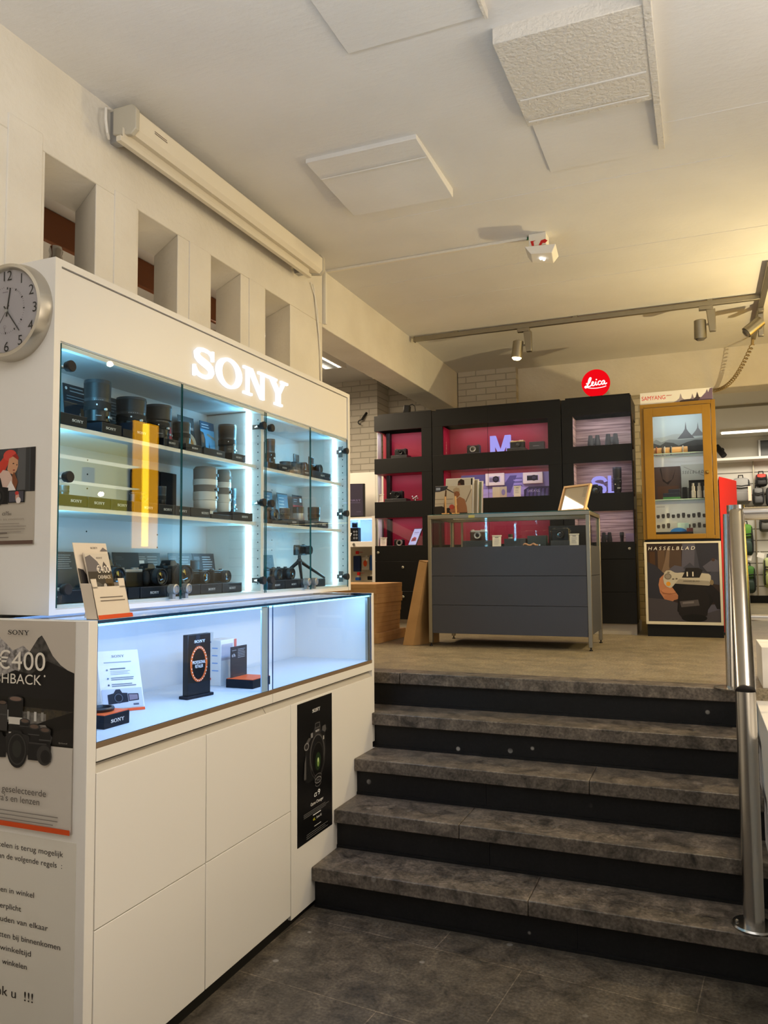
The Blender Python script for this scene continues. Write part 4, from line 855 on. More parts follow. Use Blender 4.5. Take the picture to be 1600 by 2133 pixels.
lens('short lens with a bright silver ring in the narrow bay', (-1.97, 3.638, 1.675), [(.024, 0), (.027, .01), (.027, .04), (.031, .042), (.031, .072), (.027, .075)], [0, 0, 2, 2, 2], [SILVER, SILVER, BLACKP, BLACKP], GL)
black_lens('squat ribbed black lens at the right of the narrow bay middle shelf', (-1.97, 3.815, 1.676), .034, .083, GL, 1.0, False)
icard(3.548, 3.66, 1.37, 1.497, 'dark card behind the two cameras on the narrow bay bottom shelf', style='specs')
camera('camera', 'left black camera on the narrow bay bottom shelf', (-1.985, 3.372, 1.37), PI/2, .10, .06, .045, .027, .032, group=GC, hump=False)
camera('camera', 'right black camera with a big lens beside the small tripod', (-1.985, 3.49, 1.37), PI/2, .10, .062, .045, .03, .04, group=GC, hump=False)
t = thing('tabletop_tripod', 'small black tripod with spread legs in the narrow bay', 'tripod', (-2.0, 3.72, 1.369), 0)
apex = Vector((-2.0, 3.705, 1.465))
for q in ((-1.93, 3.862, 1.372), (-1.96, 3.655, 1.372), (-2.10, 3.665, 1.372)):
    MB().rod(apex, q, .011, 12, 0, .007).build('leg', BLACKP, t)
MB().blob(tuple(apex), (.016, .016, .014)).rod(apex, apex+Vector((0, 0, .03)), .009).build('ball_head', GRAPH, t)
camera('camera', 'white-faced vlog camera mounted on the small tripod', (-2.0, 3.715, 1.4955), PI/2, .105, .056, .035, .024, .035, group=GC, hump=False, lx=.022, dials=1)
# ================================================================== ON AND IN THE COUNTER SHOWCASE
# leaflet stand on the glass top
t = thing('leaflet_stand', 'cardboard leaflet stand with cash-back flyers on the glass counter top', 'leaflet stand', (-1.60, 1.79, 1.2965), 0)
def LS(u, v, w):      # local card frame : u across, v up (leaning back), w towards the shopper
    return Vector((-1.605, 1.722, 1.2975))+Vector((0, 1, 0))*u*.93+Vector((-.252, 0, .968))*v+Vector((1, 0, 0))*w
b = MB(); b.hexa([LS(0, .012, 0), LS(.145, .012, 0), LS(0, .012, .002), LS(.145, .012, .002), LS(-.002, .225, 0), LS(.142, .225, 0), LS(-.002, .225, .002), LS(.142, .225, .002)])
b.build('back_card', mat('card_stock', (210, 196, 176), .55), t, smooth=0)
b = MB()
for (u0, u1, v0, v1, w0, w1) in ((0, .145, 0, .095, .040, .042), (0, .002, 0, .105, 0, .042), (.143, .145, 0, .105, 0, .042), (0, .145, 0, .002, 0, .042), (.118, .145, .09, .118, .040, .042), (0, .022, .09, .118, .040, .042)):
    b.hexa([LS(u0, v0, w0), LS(u1, v0, w0), LS(u0, v0, w1), LS(u1, v0, w1), LS(u0, v1, w0), LS(u1, v1, w0), LS(u0, v1, w1), LS(u1, v1, w1)])
b.build('tray', MATS['card_stock'], t, smooth=0)
ax = Vector((0, 1, 0)); up_ = (LS(0, 1, 0)-LS(0, 0, 0))
p = Print(LS(0, 0, .0424), ax, up_); p.rect(.002, .001, .143, .013, (206, 70, 22)); p.lines(.022, .062, .10, 2, .010, .003, (110, 98, 88)); p.build('print', t)
p = Print(LS(0, 0, .0022), ax, up_); p.sony(.078, .207, .006, (90, 80, 74), .03, 'c'); p.poly([(0, .10), (.0, .15), (.02, .145), (.03, .13), (.03, .10)], (40, 36, 36)); p.poly([(.10, .20), (.115, .212), (.135, .20)], (104, 96, 96)); p.build('print', t)
b = MB(); b.prism([(-.07, 0), (0, 0), (0, .10), (-.02, .085), (-.05, .05)], lambda u, v, w: LS(.07+w, v, u), .003); b.build('strut', MATS['card_stock'], t, smooth=0)
t2 = thing('flyer', 'cash-back flyer with a mountain picture standing in the leaflet stand', 'flyer', (-1.62, 1.79, 1.30), 0)
MB().hexa([LS(.026, .004, .012), LS(.122, .004, .012), LS(.026, .004, .016), LS(.122, .004, .016), LS(.022, .195, .010), LS(.118, .195, .010), LS(.022, .195, .014), LS(.118, .195, .014)]).build('sheet', MATS['card_stock'], t2, smooth=0)
p = Print(LS(.024, .004, .0165), ax, up_-(LS(0, 0, 1)-LS(0, 0, 0))*.0105)
w, h = .096, .190
p.rect(0, .075, w, h-.001, (200, 188, 170)); p.poly([(0, .10), (0, .178), (.02, .185), (.045, .165), (.06, .14), (.07, .10)], (96, 90, 92)); p.poly([(.05, .10), (.062, .15), (.07, .165), (.082, .15), (w, .13), (w, .10)], (62, 54, 56)); p.rect(0, .075, w, .135, (40, 32, 28)); p.poly([(.06, .075), (.065, .12), (w, .128), (w, .075)], (72, 54, 24)); p.poly([(.01, .085), (.03, .105), (.06, .09), (.06, .076)], (78, 74, 70))
p.sony(.055, .173, .005, (90, 80, 74), .026, 'c'); p.text('\u20ac400', .062, .131, .022, (232, 222, 206), .052, 'c'); p.text('CASHBACK', .062, .113, .011, (228, 218, 202), .052, 'c')
for (u, v, a_, c_) in ((.045, .082, .010, (44, 36, 32)), (.06, .088, .012, (58, 50, 44)), (.058, .066, .012, (30, 26, 24)), (.074, .072, .010, (44, 38, 34)), (.05, .058, .011, (40, 34, 30)), (.07, .055, .012, (34, 28, 26)), (.058, .092, .006, (190, 180, 166))): p.ell(u, v, a_, a_*1.1, c_)
p.build('picture', t2)
# dark box with orange top, lens ring and upright card at the left of the showcase
ZS = .9597
def tilted_box(name, label, cat, cx_, cy_, rz, w, d, h, z=ZS, group=None):
    t = thing(name, label, cat, (cx_, cy_, z), rz, group)
    MB().box(-w/2, w/2, -d/2, d/2, 0, h-.002).build('carton', NAVYBOX, t, bevel=.0015, world=False)
    MB().box(-w/2+.002, w/2-.002, -d/2+.002, d/2-.002, h-.002, h).build('orange_top', ORANGE, t, smooth=0, world=False)
    return t
t = tilted_box('product_plinth', 'dark lettered box with orange top and a lens ring at the left of the showcase', 'box', -1.745, 1.926, PI/2, .112, .15, .042)
# faces the aisle : local -Y side carries the name
p = Print((-.056, -.075, 0), (1, 0, 0), V_Z); p.sony(.058, .014, .0105, (232, 234, 236), None, 'c'); p.build('lettering', t, world=False)
MB().lathe([(.030, .042), (.040, .042), (.042, .05), (.040, .054), (.034, .054), (.030, .046)], (0, -.01, 0), 'z', 36).build('lens_ring', BLACKP, t, world=False)
t = thing('portrait_card', 'upright dark card with a face, partly hidden by the end panel', 'card', (-1.805, 1.925, ZS+.042), PI/2)
MB().box(-.052, .045, 0, .003, 0, .145).build('sheet', CARD, t, smooth=0, world=False)
p = Print((-.052, 0, 0), U_X, V_Z); p.rect(.003, .02, .094, .11, (58, 44, 48)); p.ell(.068, .055, .024, .036, (150, 112, 106)); p.ell(.060, .066, .005, .003, (40, 30, 30)); p.ell(.079, .066, .005, .003, (40, 30, 30)); p.ell(.070, .04, .008, .003, (120, 70, 70)); p.text('IV', .074, .122, .012, (220, 224, 226)); p.build('print', t, world=False)
# leaflet
t = thing('leaflet', 'white leaflet with a camera picture leaning in the left of the showcase', 'leaflet', (-1.815, 2.128, ZS), .87)
b = MB(); b.hexa([(-.068, 0, 0), (.068, 0, 0), (-.068, .0012, 0), (.068, .0012, 0), (-.086, .055, .198), (.05, .055, .198), (-.086, .0562, .198), (.05, .0562, .198)]); b.build('sheet', PAPER, t, smooth=0, world=False)
V = Vector((-.018, .055, .198))/.2063
p = Print((-.068, -.0002, 0), U_X, V)
p.sony(.068, .183, .008, (100, 104, 112), .042, 'c'); p.lines(.02, .165, .10, 1, .01, .003, (150, 156, 164)); p.lines(.038, .142, .055, 1, .01, .004, (100, 106, 114)); p.lines(.038, .135, .075, 3, .005, .0016, (160, 166, 174)); p.lines(.038, .112, .085, 2, .006, .003, (120, 126, 134)); p.lines(.038, .09, .08, 2, .006, .003, (120, 126, 134)); p.ell(.028, .141, .003, .003, (110, 120, 140)); p.ell(.028, .112, .003, .003, (110, 120, 140)); p.ell(.028, .09, .003, .003, (60, 70, 90))
p.rect(.003, .012, .133, .076, (186, 190, 204)); p.poly([(.02, .025), (.02, .058), (.04, .062), (.048, .074), (.062, .074), (.068, .062), (.085, .06), (.085, .03)], (30, 34, 44)); p.ell(.055, .045, .017, .018, (20, 22, 30)); p.ring(.055, .045, .014, .015, .003, (76, 82, 94)); p.poly([(.086, .032), (.086, .058), (.12, .056), (.12, .034)], (26, 28, 36)); p.poly([(.089, .035), (.089, .055), (.117, .053), (.117, .037)], (128, 116, 128)); p.rect(.10, .018, .118, .024, (90, 96, 110)); p.rect(0, 0, .136, .009, (220, 84, 44))
p.build('print', t, world=False)
# professional retailer sign
t = thing('retailer_sign', 'upright black sign with an orange ring in the showcase', 'sign', (-1.752, 2.445, ZS), 1.41)
MB().box(-.068, .068, -.022, .022, 0, .011).build('foot', NAVYBOX, t, bevel=.002, world=False)
MB().box(-.058, .058, -.013, .013, .011, .232).build('panel', BLACKP, t, bevel=.0015, world=False)
p = Print((-.058, -.013, .011), U_X, V_Z); p.rect(.002, .001, .114, .045, (26, 30, 36)); p.rect(.038, .05, .06, .22, (34, 37, 42))
p.ring(.055, .112, .044, .066, .010, (196, 92, 40), 40); p.ell(.055, .112, .034, .056, (14, 14, 17), 36)
p.sony(.058, .190, .010, (238, 240, 242), None, 'c'); p.text('PROFESSIONAL', .055, .113, .012, (240, 240, 240), .066, 'c'); p.text('RETAILER', .056, .098, .012, (240, 240, 240), .040, 'c')
for k in range(26):                      # small capitals running round the ring
    a = PI*(.92-.84*k/12) if k < 13 else PI*(1.08+.84*(k-13)/12)
    p.ell(.055+.039*math.cos(a), .112+.061*math.sin(a), .0021, .0026, (240, 222, 206), 6)
p.build('print', t, world=False)
# white box with hanging tab
t = thing('accessory_box', 'white box with a hanging tab behind the dark open box in the showcase', 'box', (-1.835, 2.735, ZS), 0)
MB().box(-.056, .020, -.04, .075, 0, .182).build('carton', PAPER, t, bevel=.001, world=False)
MB().box(-.054, -.016, -.0395, -.0385, .182, .215).build('hang_tab', PAPER, t, smooth=0, world=False)
p = Print((-.056, -.04, 0), U_X, V_Z)
p.lines(.006, .172, .03, 1, .01, .005, (60, 90, 140)); p.lines(.034, .148, .034, 4, .03, .004, (120, 160, 210))
for i, c_ in enumerate(((52, 60, 84), (44, 50, 70), (50, 56, 90))): p.rect(.006, .118-.035*i, .026, .146-.035*i, (150, 186, 232)); p.poly([(.010, .12-.035*i), (.015, .142-.035*i), (.018, .142-.035*i), (.022, .12-.035*i), (.016, .13-.035*i)], c_)
p.rect(.004, .022, .030, .031, (214, 66, 56)); p.build('print', t, world=False)
p = Print((.020, -.04, 0), U_Y, V_Z); p.rect(.004, .10, .085, .165, (186, 178, 182)); p.rect(.095, .002, .114, .18, (206, 110, 96)); p.build('print', t, world=False)
# open dark box with orange tray and upright card, little block at the divider
t = tilted_box('product_plinth', 'dark open box with an orange top and an upright card in the showcase', 'box', -1.712, 2.738, 0, .124, .135, .036)
b = MB(); b.box(-.050, -.0465, -.055, .062, .036, .158); b.build('upright_card', mat('dark_upright_card', (44, 46, 52), .4), t, smooth=0, world=False)
p = Print((-.0465, -.055, .036), U_Y, V_Z); p.text('\u03b17s', .006, .082, .012, (226, 230, 234), .024); p.lines(.006, .106, .034, 1, .01, .002, (150, 156, 160)); p.lines(.048, .108, .055, 6, .0065, .0022, (150, 156, 160)); p.lines(.012, .007, .09, 2, .005, .0012, (110, 100, 96)); p.build('print', t, world=False)
p = Print((-.062, -.0675, 0), U_X, V_Z); p.rect(.110, .020, .120, .030, (12, 13, 16)); p.build('sticker', t, world=False)
# ================================================================== BLACK CABINET WALL
LY = 6.45; ZB = U; BK = 6.655
INW = mat('striped_wood_lining', (150, 124, 118), .5)
def striped():
    m = INW; nt = m.node_tree; N = nt.nodes.new; L = nt.links.new; b = nt.nodes['Principled BSDF']
    geo = N('ShaderNodeNewGeometry'); mp = N('ShaderNodeMapping'); mp.inputs['Scale'].default_value = (3, 3, 75); n = N('ShaderNodeTexNoise'); n.inputs['Scale'].default_value = 1; n.inputs['Detail'].default_value = 3
    L(geo.outputs['Position'], mp.inputs['Vector']); L(mp.outputs[0], n.inputs['Vector']); r = N('ShaderNodeValToRGB'); r.color_ramp.elements[0].position = .35; r.color_ramp.elements[1].position = .62
    r.color_ramp.elements[0].color = (*lin((112, 84, 80)), 1); r.color_ramp.elements[1].color = (*lin((182, 154, 144)), 1); L(n.outputs['Fac'], r.inputs[0]); L(r.outputs[0], b.inputs['Base Color'])
striped()
OPEN = ((2.386, 2.640), (1.996, 2.250), (1.602, 1.852))
GB2 = 'black display cabinet units along the back wall'
LOCKS = mat('cabinet_lock', (196, 192, 180), .3, .9)
def black_unit(label, x0, x1, sl_, sr_, lining, seam=None, leftglass=False, locks=()):
    """x0..x1 outside, sl_/sr_ inner edges of the openings"""
    t = thing('display_cabinet', label, 'display cabinet', ((x0+x1)/2, 6.75, ZB), 0, GB2)
    bands = [(.953, 1.200), (1.203, 1.463), (1.466, 1.602), (1.852, 1.996), (2.250, 2.386), (2.640, 2.778)]
    b = MB(); b.box(x0+.02, x1-.02, LY+.222, 7.05, ZB, 2.776); b.box(x0+.002, x1-.002, LY+.022, LY+.222, .953, 1.588)
    b.box(x0+.03, x1-.01, LY+.02, 7.0, 2.64, 2.795)
    b.build('carcass', BLACKM, t, smooth=0)
    for i, (z0, z1) in enumerate(bands):
        nm = 'drawer' if i < 2 else 'fascia'
        d = MB().box(x0, x1 if i < 3 else x1, LY, LY+.022, z0, z1).build(nm, BLACKM, t, bevel=.001)
        for (lx_, lz_) in locks:
            if z0 < lz_ < z1: MB().lathe([(0, 0), (.011, 0), (.011, .006), (.008, .009), (0, .009)], (lx_, LY, lz_), 'y', 18).rod((lx_, LY-.0085, lz_), (lx_, LY-.0098, lz_), .003, 8).build('lock', LOCKS, d)
    if not leftglass: MB().box(x0, sl_, LY+.0008, LY+.022, 1.602, 2.64).build('stile', BLACKM, t, smooth=0)
    MB().box(sr_, x1, LY+.0008, LY+.022, 1.602, 2.64).build('stile', BLACKM, t, smooth=0)
    for z0, z1 in OPEN:
        rx_ = min(sr_+.02, x1-.002); b = MB(); b.box(sl_-.02 if not leftglass else sl_-.012, rx_, BK, BK+.012, z0-.02, z1+.02); b.box(sl_-.02 if not leftglass else sl_-.012, rx_, LY+.022, BK, z0-.012, z0); b.box(sl_-.02 if not leftglass else sl_-.012, rx_, LY+.022, BK, z1, z1+.012)
        if not leftglass: b.box(sl_-.014, sl_, LY+.022, BK, z0, z1)
        else: b.box(x0+.055, x0+.09, BK-.05, BK+.01, z0, z1, 1); b.box(x0+.001, x0+.008, LY+.06, BK-.055, z0, z1, 2)
        b.box(sr_, min(sr_+.014, x1-.002), LY+.022, BK, z0, z1)
        b.build('lining', [lining, BLACKM, WHITE_IN], t, smooth=0)
        MB().pane(sl_-(.012 if leftglass else .0), sr_, LY+.008, LY+.012, z0, z1, 'y').build('glass_pane', [GLASSC, EDGEG], t, smooth=0)
        lamp('cabinet_led', 'AREA', ((sl_+sr_)/2, LY+.06, z1-.006), (.75*(sr_-sl_)/.9+.22)*(1.35 if z0 > 2.3 else 1.0)*(.8 if lining is CRIMSON else .85), VIOLET if lining is CRIMSON else (.86, .80, 1.0), (sr_-sl_)*.85, .04, rot=(.25, 0, 0))
    if seam: MB().box(seam-.0015, seam+.0015, LY-.0006, LY, .953, 2.778).build('seam', mat('seam_shadow_gap', (6, 6, 6), .9), t, smooth=0)
    MB().box(x0+.02, x1-.005, LY+.03, 7.0, ZB, .953).build('plinth', mat('grey_plinth', (168, 160, 148), .45), t, smooth=0)
    return t
black_unit('left black cabinet unit with three crimson niches and a glazed left side', -2.715, -2.168, -2.70, -2.262, CRIMSON, None, True, ((-2.684, 1.542), (-2.449, 1.410), (-2.449, 1.151)))
black_unit('wide middle black cabinet unit with crimson niches and a letter M', -2.162, -1.042, -2.066, -1.150, CRIMSON, -1.662)
black_unit('right black cabinet unit with wood-striped niches holding binoculars', -1.036, -.485, -.949, -.492, INW, None, False, ((-.527, 1.547),))
# things in the niches
S1, S2, S3 = (o[0] for o in OPEN); YI = 6.56
def block(x0, x1, y0, y1, z0, z1, label, m=GRAPH, name='display_block', cat='block', group=None):
    return tag(MB().box(x0, x1, y0, y1, z0, z1).build(name, m, bevel=.002), label, cat, group)
def pcard(x, z, label, y=6.52, w=.06, h=.075, group='white price cards'):
    t = thing('price_card', label, 'card', (x, y, z), 0, group)
    MB().hexa([(x-w/2, y, z), (x+w/2, y, z), (x-w/2, y+.002, z), (x+w/2, y+.002, z), (x-w/2, y+.008, z+h), (x+w/2, y+.008, z+h), (x-w/2, y+.010, z+h), (x+w/2, y+.010, z+h)]).build('sheet', PAPER, t, smooth=0)
    MB().box(x-w/2-.002, x+w/2+.002, y+.004, y+.016, z+h-.004, z+h+.003).build('clip', PAPER, t, smooth=0)
    p = Print((x-w/2, y-.0004, z), U_X, Vector((0, .008, h)).normalized()); p.rect(w*.3, h*.80, w*.7, h*.86, (110, 106, 116)); p.lines(w*.2, h*.66, w*.6, 5, h*.11, h*.03, (150, 146, 156)); p.build('print', t)
GK = 'cameras in the niches of the black cabinets'
block(-2.575, -2.42, 6.50, 6.62, S1, S1+.032, 'low dark plinth in the top left crimson niche')
camera('camera', 'black camera on a dark plinth in the top left crimson niche', (-2.497, YI, S1+.032), 0, .125, .062, .035, .022, .02, group=GK, hump=False, lx=.005)
block(-2.64, -2.43, 6.50, 6.62, S2, S2+.03, 'low dark plinth in the middle left crimson niche')
camera('camera', 'black camera on a dark plinth in the middle left crimson niche', (-2.538, YI, S2+.03), 0, .128, .072, .035, .026, .028, group=GK, hump=False, lx=.012)
pcard(-2.69, S2, 'small white card at the left of the middle left niche')
t = thing('flower_ornament', 'small sparkling glass ornament in the middle left niche', 'ornament', (-2.355, 6.53, S2))
b = MB()
for i in range(9): a = i*.7; b.blob((-2.355+.025*math.cos(a), 6.53+.014*math.sin(a), S2+.024+.009*(i % 3)), (.010, .010, .009), n=8, m=6)
b.build('petals', CHROME, t); MB().rod((-2.355, 6.53, S2), (-2.355, 6.53, S2+.03), .012).build('stem', CHROME, t)
pcard(-2.663, S3, 'small white card at the left of the bottom left niche')
camera('camera', 'small camera with a silver lens ring in the bottom left niche', (-2.515, 6.54, S3), 0, .10, .056, .03, .028, .025, group=GK, hump=False, lensm=SILVER, ringm=SILVER, lx=.012)
t = thing('tablet', 'tablet showing a red camera, leaning in the bottom left niche', 'tablet', (-2.375, 6.52, S3), -.25)
b = MB(); b.hexa([(-.055, -.01, 0), (.035, -.01, 0), (-.055, 0, 0), (.035, 0, 0), (-.02, .05, .155), (.07, .05, .155), (-.02, .06, .155), (.07, .06, .155)]); b.build('case', BLACKP, t, bevel=.002, world=False)
V = Vector((.035, .06, .155)).normalized(); p = Print((-.055, -.0105, 0), U_X, V); p.rect(.006, .008, .084, .162, emit('tablet_screen', (206, 200, 246), .9)); p.rect(.02, .125, .07, .13, (120, 116, 150)); p.rect(.02, .112, .06, .116, (140, 136, 170)); p.poly([(.02, .04), (.02, .07), (.04, .085), (.065, .075), (.07, .045)], (150, 30, 60)); p.ell(.045, .057, .012, .013, (90, 16, 40)); p.build('display', t, world=False)
camera('camera', 'black camera with a silver lens in the top crimson niche, left of the letter M', (-1.817, YI, S1+.012), 0, .125, .072, .035, .027, .022, group=GK, hump=False, top=BLACKP, lensm=SILVER, ringm=SILVER)
block(-1.885, -1.75, 6.51, 6.62, S1, S1+.012, 'thin dark plinth under the camera left of the letter M')
def letter(name, label, polys, x0, z0, w, h, wn, y=6.60, d=.03):
    b = MB()
    for q in polys: b.prism([(x0+u/wn*w, z0+v*h) for u, v in q], lambda u, v, ww: (u, y+ww, v), d)
    return tag(b.build(name, SIGNV, smooth=0), label, 'letter')
MP = [[(0, 0), (.21, 0), (.21, 1), (0, 1)], [(.79, 0), (1, 0), (1, 1), (.79, 1)], [(0, 1), (.27, 1), (.56, 0), (.41, 0)], [(.73, 1), (1, 1), (.59, 0), (.44, 0)]]
letter('letter_m', 'large glowing lavender letter M in the top crimson niche', MP, -1.681, S1, .180, .162, 1.0)
camera('camera', 'black camera with a golden top right of the letter M', (-1.428, 6.55, S1+.03), 0, .13, .068, .035, .022, .02, group=GK, hump=False, top=mat('pale_gold', (214, 186, 130), .3, .8), lx=.01, dials=3)
block(-1.51, -1.355, 6.50, 6.62, S1, S1+.03, 'dark plinth under the golden-topped camera')
t = block(-1.325, -1.20, 6.54, 6.60, S1, S1+.078, 'dark grey box at the right end of the top crimson niche', GRAPH, 'product_box', 'box')
p = Print((-1.325, 6.54, S1), U_X, V_Z); p.lines(.03, .04, .06, 1, .01, .005, (130, 126, 134)); p.build('lettering', t)
# picture strip and cards in the second wide niche
t = thing('display_picture', 'lavender picture strip with two framed cameras in the middle crimson niche', 'picture', (-1.50, 6.64, S2))
MB().box(-1.96, -1.155, 6.645, 6.652, S2+.002, S2+.222).build('panel', mat('lavender_print', (150, 144, 216), .5), t, smooth=0)
p = Print((-1.96, 6.645, S2+.002), U_X, V_Z); LV1, LV2, LV3 = (92, 88, 150), (178, 172, 238), (58, 54, 92)
p.rect(0, 0, .34, .09, LV2); p.rect(0, .14, .22, .22, LV1); p.poly([(.34, .06), (.44, .20), (.50, .20), (.44, .05)], LV1); p.rect(.46, .03, .60, .10, LV2)
for i in range(5): p.rect(.47, .105+.016*i, .545, .113+.016*i, LV2 if i % 2 else LV1)
p.poly([(.56, 0), (.56, .07), (.60, .095), (.80, .095), (.805, 0)], LV3)
for i in range(7): p.poly([(.575+.033*i, .005), (.585+.033*i, .075), (.602+.033*i, .08), (.60+.033*i, .008)], LV1)
p.rect(.55, 0, .805, .012, (120, 52, 92)); p.text('LEICA', .248, .052, .016, (206, 202, 246), .064); p.text('LEICA CL', .595, .050, .018, (210, 206, 248), .102)
p.poly([(.02, .03), (.16, .05), (.16, .042), (.02, .022)], LV3); p.ell(.20, .06, .05, .02, LV2)
p.build('picture', t)
def framed(x0, x1, z0, z1, label, m1, m2):
    t = thing('framed_picture', label, 'frame', ((x0+x1)/2, 6.63, z0), 0, 'white framed cameras in the picture niche')
    MB().box(x0, x1, 6.618, 6.6445, z0, z1).build('frame', PAPER, t, bevel=.002)
    w, h = x1-x0, z1-z0
    p = Print((x0, 6.618, z0), U_X, V_Z); p.rect(w*.20, h*.26, w*.80, h*.74, (200, 196, 232)); p.rect(w*.21, h*.28, w*.76, h*.72, m1); p.ell(w*.56, h*.5, w*.17, h*.26, (24, 22, 34)); p.ell(w*.56, h*.5, w*.10, h*.15, (54, 50, 76)); p.rect(w*.21, h*.62, w*.4, h*.72, m2); p.build('picture', t)
framed(-1.732, -1.566, 2.115, 2.222, 'white framed picture of a silver camera, left of two in the picture niche', (120, 116, 140), (170, 166, 196))
framed(-1.402, -1.232, 2.118, 2.214, 'white framed picture of a black camera, right of two in the picture niche', (26, 24, 34), (44, 42, 56))
t = thing('leaflet', 'open pale leaflet standing in front of the picture strip', 'leaflet', (-1.585, 6.53, S2))
MB().hexa([(-1.648, 6.53, S2), (-1.588, 6.545, S2), (-1.648, 6.532, S2), (-1.588, 6.547, S2), (-1.648, 6.53, S2+.098), (-1.588, 6.545, S2+.098), (-1.648, 6.532, S2+.098), (-1.588, 6.547, S2+.098)]).hexa([(-1.588, 6.545, S2), (-1.524, 6.53, S2), (-1.588, 6.547, S2), (-1.524, 6.532, S2), (-1.588, 6.545, S2+.098), (-1.524, 6.53, S2+.098), (-1.588, 6.547, S2+.098), (-1.524, 6.532, S2+.098)]).build('sheet', mat('cream_paper', (206, 198, 184), .6), t, smooth=0)
p = Print((-1.588, 6.5446, S2), Vector((.064, -.015, 0)).normalized(), V_Z); p.ell(.034, .05, .018, .026, (150, 144, 206)); p.build('print', t)
pcard(-1.432, S2+.02, 'small white card on a stand before the picture strip, left of the keyboard image')
block(-1.46, -1.405, 6.515, 6.535, S2, S2+.02, 'tiny stand under the white card of the picture niche', PAPER, 'card_stand', 'stand')
# right unit
def binoc(label, x, z, s=1.0, y=6.56):
    t = thing('binoculars', label, 'binoculars', (x, y, z), 0, 'binoculars in the wood-striped niches')
    for k in (-1, 1):
        MB().lathe([(.022*s, 0), (.026*s, .004*s), (.026*s, .03*s), (.023*s, .055*s), (.019*s, .075*s), (.017*s, .098*s), (.014*s, .102*s), (.011*s, .10*s)], (x+k*.028*s, y, z), 'z', 22).build('barrel', BLACKR, t)
    MB().box(x-.022*s, x+.022*s, y-.012, y+.012, z+.022*s, z+.062*s).lathe([(0, .060*s), (.009*s, .06*s), (.009*s, .078*s), (0, .078*s)], (x, y, z), 'z', 14).build('bridge', GRAPH, t, bevel=.002)
binoc('left black binoculars in the top wood-striped niche', -.793, S1, .98); binoc('right black binoculars in the top wood-striped niche', -.651, S1, 1.02)
SP = []
def sweep2(pts, ws):
    L = []; R = []
    for i, (x, y) in enumerate(pts):
        x0, y0 = pts[max(i-1, 0)]; x1, y1 = pts[min(i+1, len(pts)-1)]; l = math.hypot(x1-x0, y1-y0); nx, ny = -(y1-y0)/l, (x1-x0)/l
        L.append((x+nx*ws/2, y+ny*ws/2)); R.append((x-nx*ws/2, y-ny*ws/2))
    return [[L[i], L[i+1], R[i+1], R[i]] for i in range(len(pts)-1)]
SC = [(.90, .70), (.86, .80), (.76, .88), (.60, .91), (.42, .90), (.27, .84), (.20, .74), (.24, .63), (.38, .56), (.56, .52), (.74, .46), (.84, .37), (.84, .24), (.74, .14), (.58, .09), (.40, .09), (.24, .14), (.14, .24), (.11, .33)]
letter('letter_s', 'large glowing lavender letter S in the middle wood-striped niche', sweep2(SC, .185), -.845, S2, .145, .155, 1.0)
letter('letter_l', 'glowing lavender letter L beside the letter S, foot hidden by the lens', [[(0, 0), (.3, 0), (.3, 1), (0, 1)], [(.3, 0), (.9, 0), (.9, .16), (.3, .16)]], -.696, S2, .085, .155, 1.0)
camera('camera', 'large black camera in front of the letter S', (-.795, 6.53, S2), 0, .125, .066, .04, .034, .03, group=GK, hump=True, lx=.01)
black_lens('tall black zoom lens right of the letter L in the wood-striped niche', (-.615, 6.55, S2), .034, .215, 'lenses in the black cabinets', 1.02, True, None, -1.2)
binoc('small black binoculars in the bottom wood-striped niche', -.712, S3, .8); 
t = thing('monocular', 'slim black monocular at the right of the bottom wood-striped niche', 'monocular', (-.593, 6.56, S3)); MB().lathe([(.012, 0), (.013, .03), (.016, .05), (.016, .078), (.012, .08)], (-.593, 6.56, S3), 'z', 18).build('tube', BLACKR, t); MB().lathe([(.0165, .055), (.0175, .058), (.0175, .072), (.0165, .075)], (-.593, 6.56, S3), 'z', 18).build('ring', GRAPH, t)
block(-.565, -.50, 6.58, 6.63, S3, S3+.07, 'pale small box at the right of the bottom wood-striped niche', mat('lilac_card', (150, 130, 150), .5), 'product_box', 'box')
# on top of the cabinets
t = thing('power_adapter', 'black power adapter with its lead lying on the left black cabinet', 'adapter', (-2.44, 6.60, 2.795))
MB().hexa([(-2.49, 6.58, 2.795), (-2.43, 6.58, 2.795), (-2.49, 6.64, 2.795), (-2.43, 6.64, 2.795), (-2.47, 6.57, 2.885), (-2.42, 6.59, 2.885), (-2.47, 6.63, 2.885), (-2.42, 6.63, 2.875)]).build('case', BLACKP, t, bevel=.006)
MB().tube([(-2.43, 6.60, 2.88), (-2.40, 6.60, 2.892), (-2.375, 6.60, 2.87), (-2.37, 6.60, 2.83), (-2.38, 6.60, 2.80), (-2.30, 6.58, 2.80), (-2.2, 6.57, 2.805), (-2.1, 6.60, 2.80)], .004, 8).build('lead', BLACKP, t)
DX, DY, DZ = -.772, 6.62, 2.932
t = thing('round_sign', 'glowing red round sign with white script standing on the black cabinets', 'sign', (DX, DY, 2.795))
MB().lathe([(0, -.02), (.107, -.02), (.115, -.01), (.115, .018), (.112, .022), (0, .022)], (DX, DY, DZ), 'y', 56).build('disc', SIGNR, t, smooth=60)
MB().box(DX-.045, DX+.045, DY-.015, DY+.02, 2.795, 2.83).build('foot', BLACKP, t)
MB().tube([(DX-.05, DY, 2.81), (DX-.085, DY-.02, 2.80), (DX-.11, DY-.03, 2.797)], .003, 6).build('cable', BLACKP, t)
p = Print((DX-.115, DY-.0222, DZ-.115), U_X, V_Z, .0005); WL = emit('script_white', (255, 240, 240), 1.4)
def script(pts, w): p.polys(sweep2(pts, w), WL)
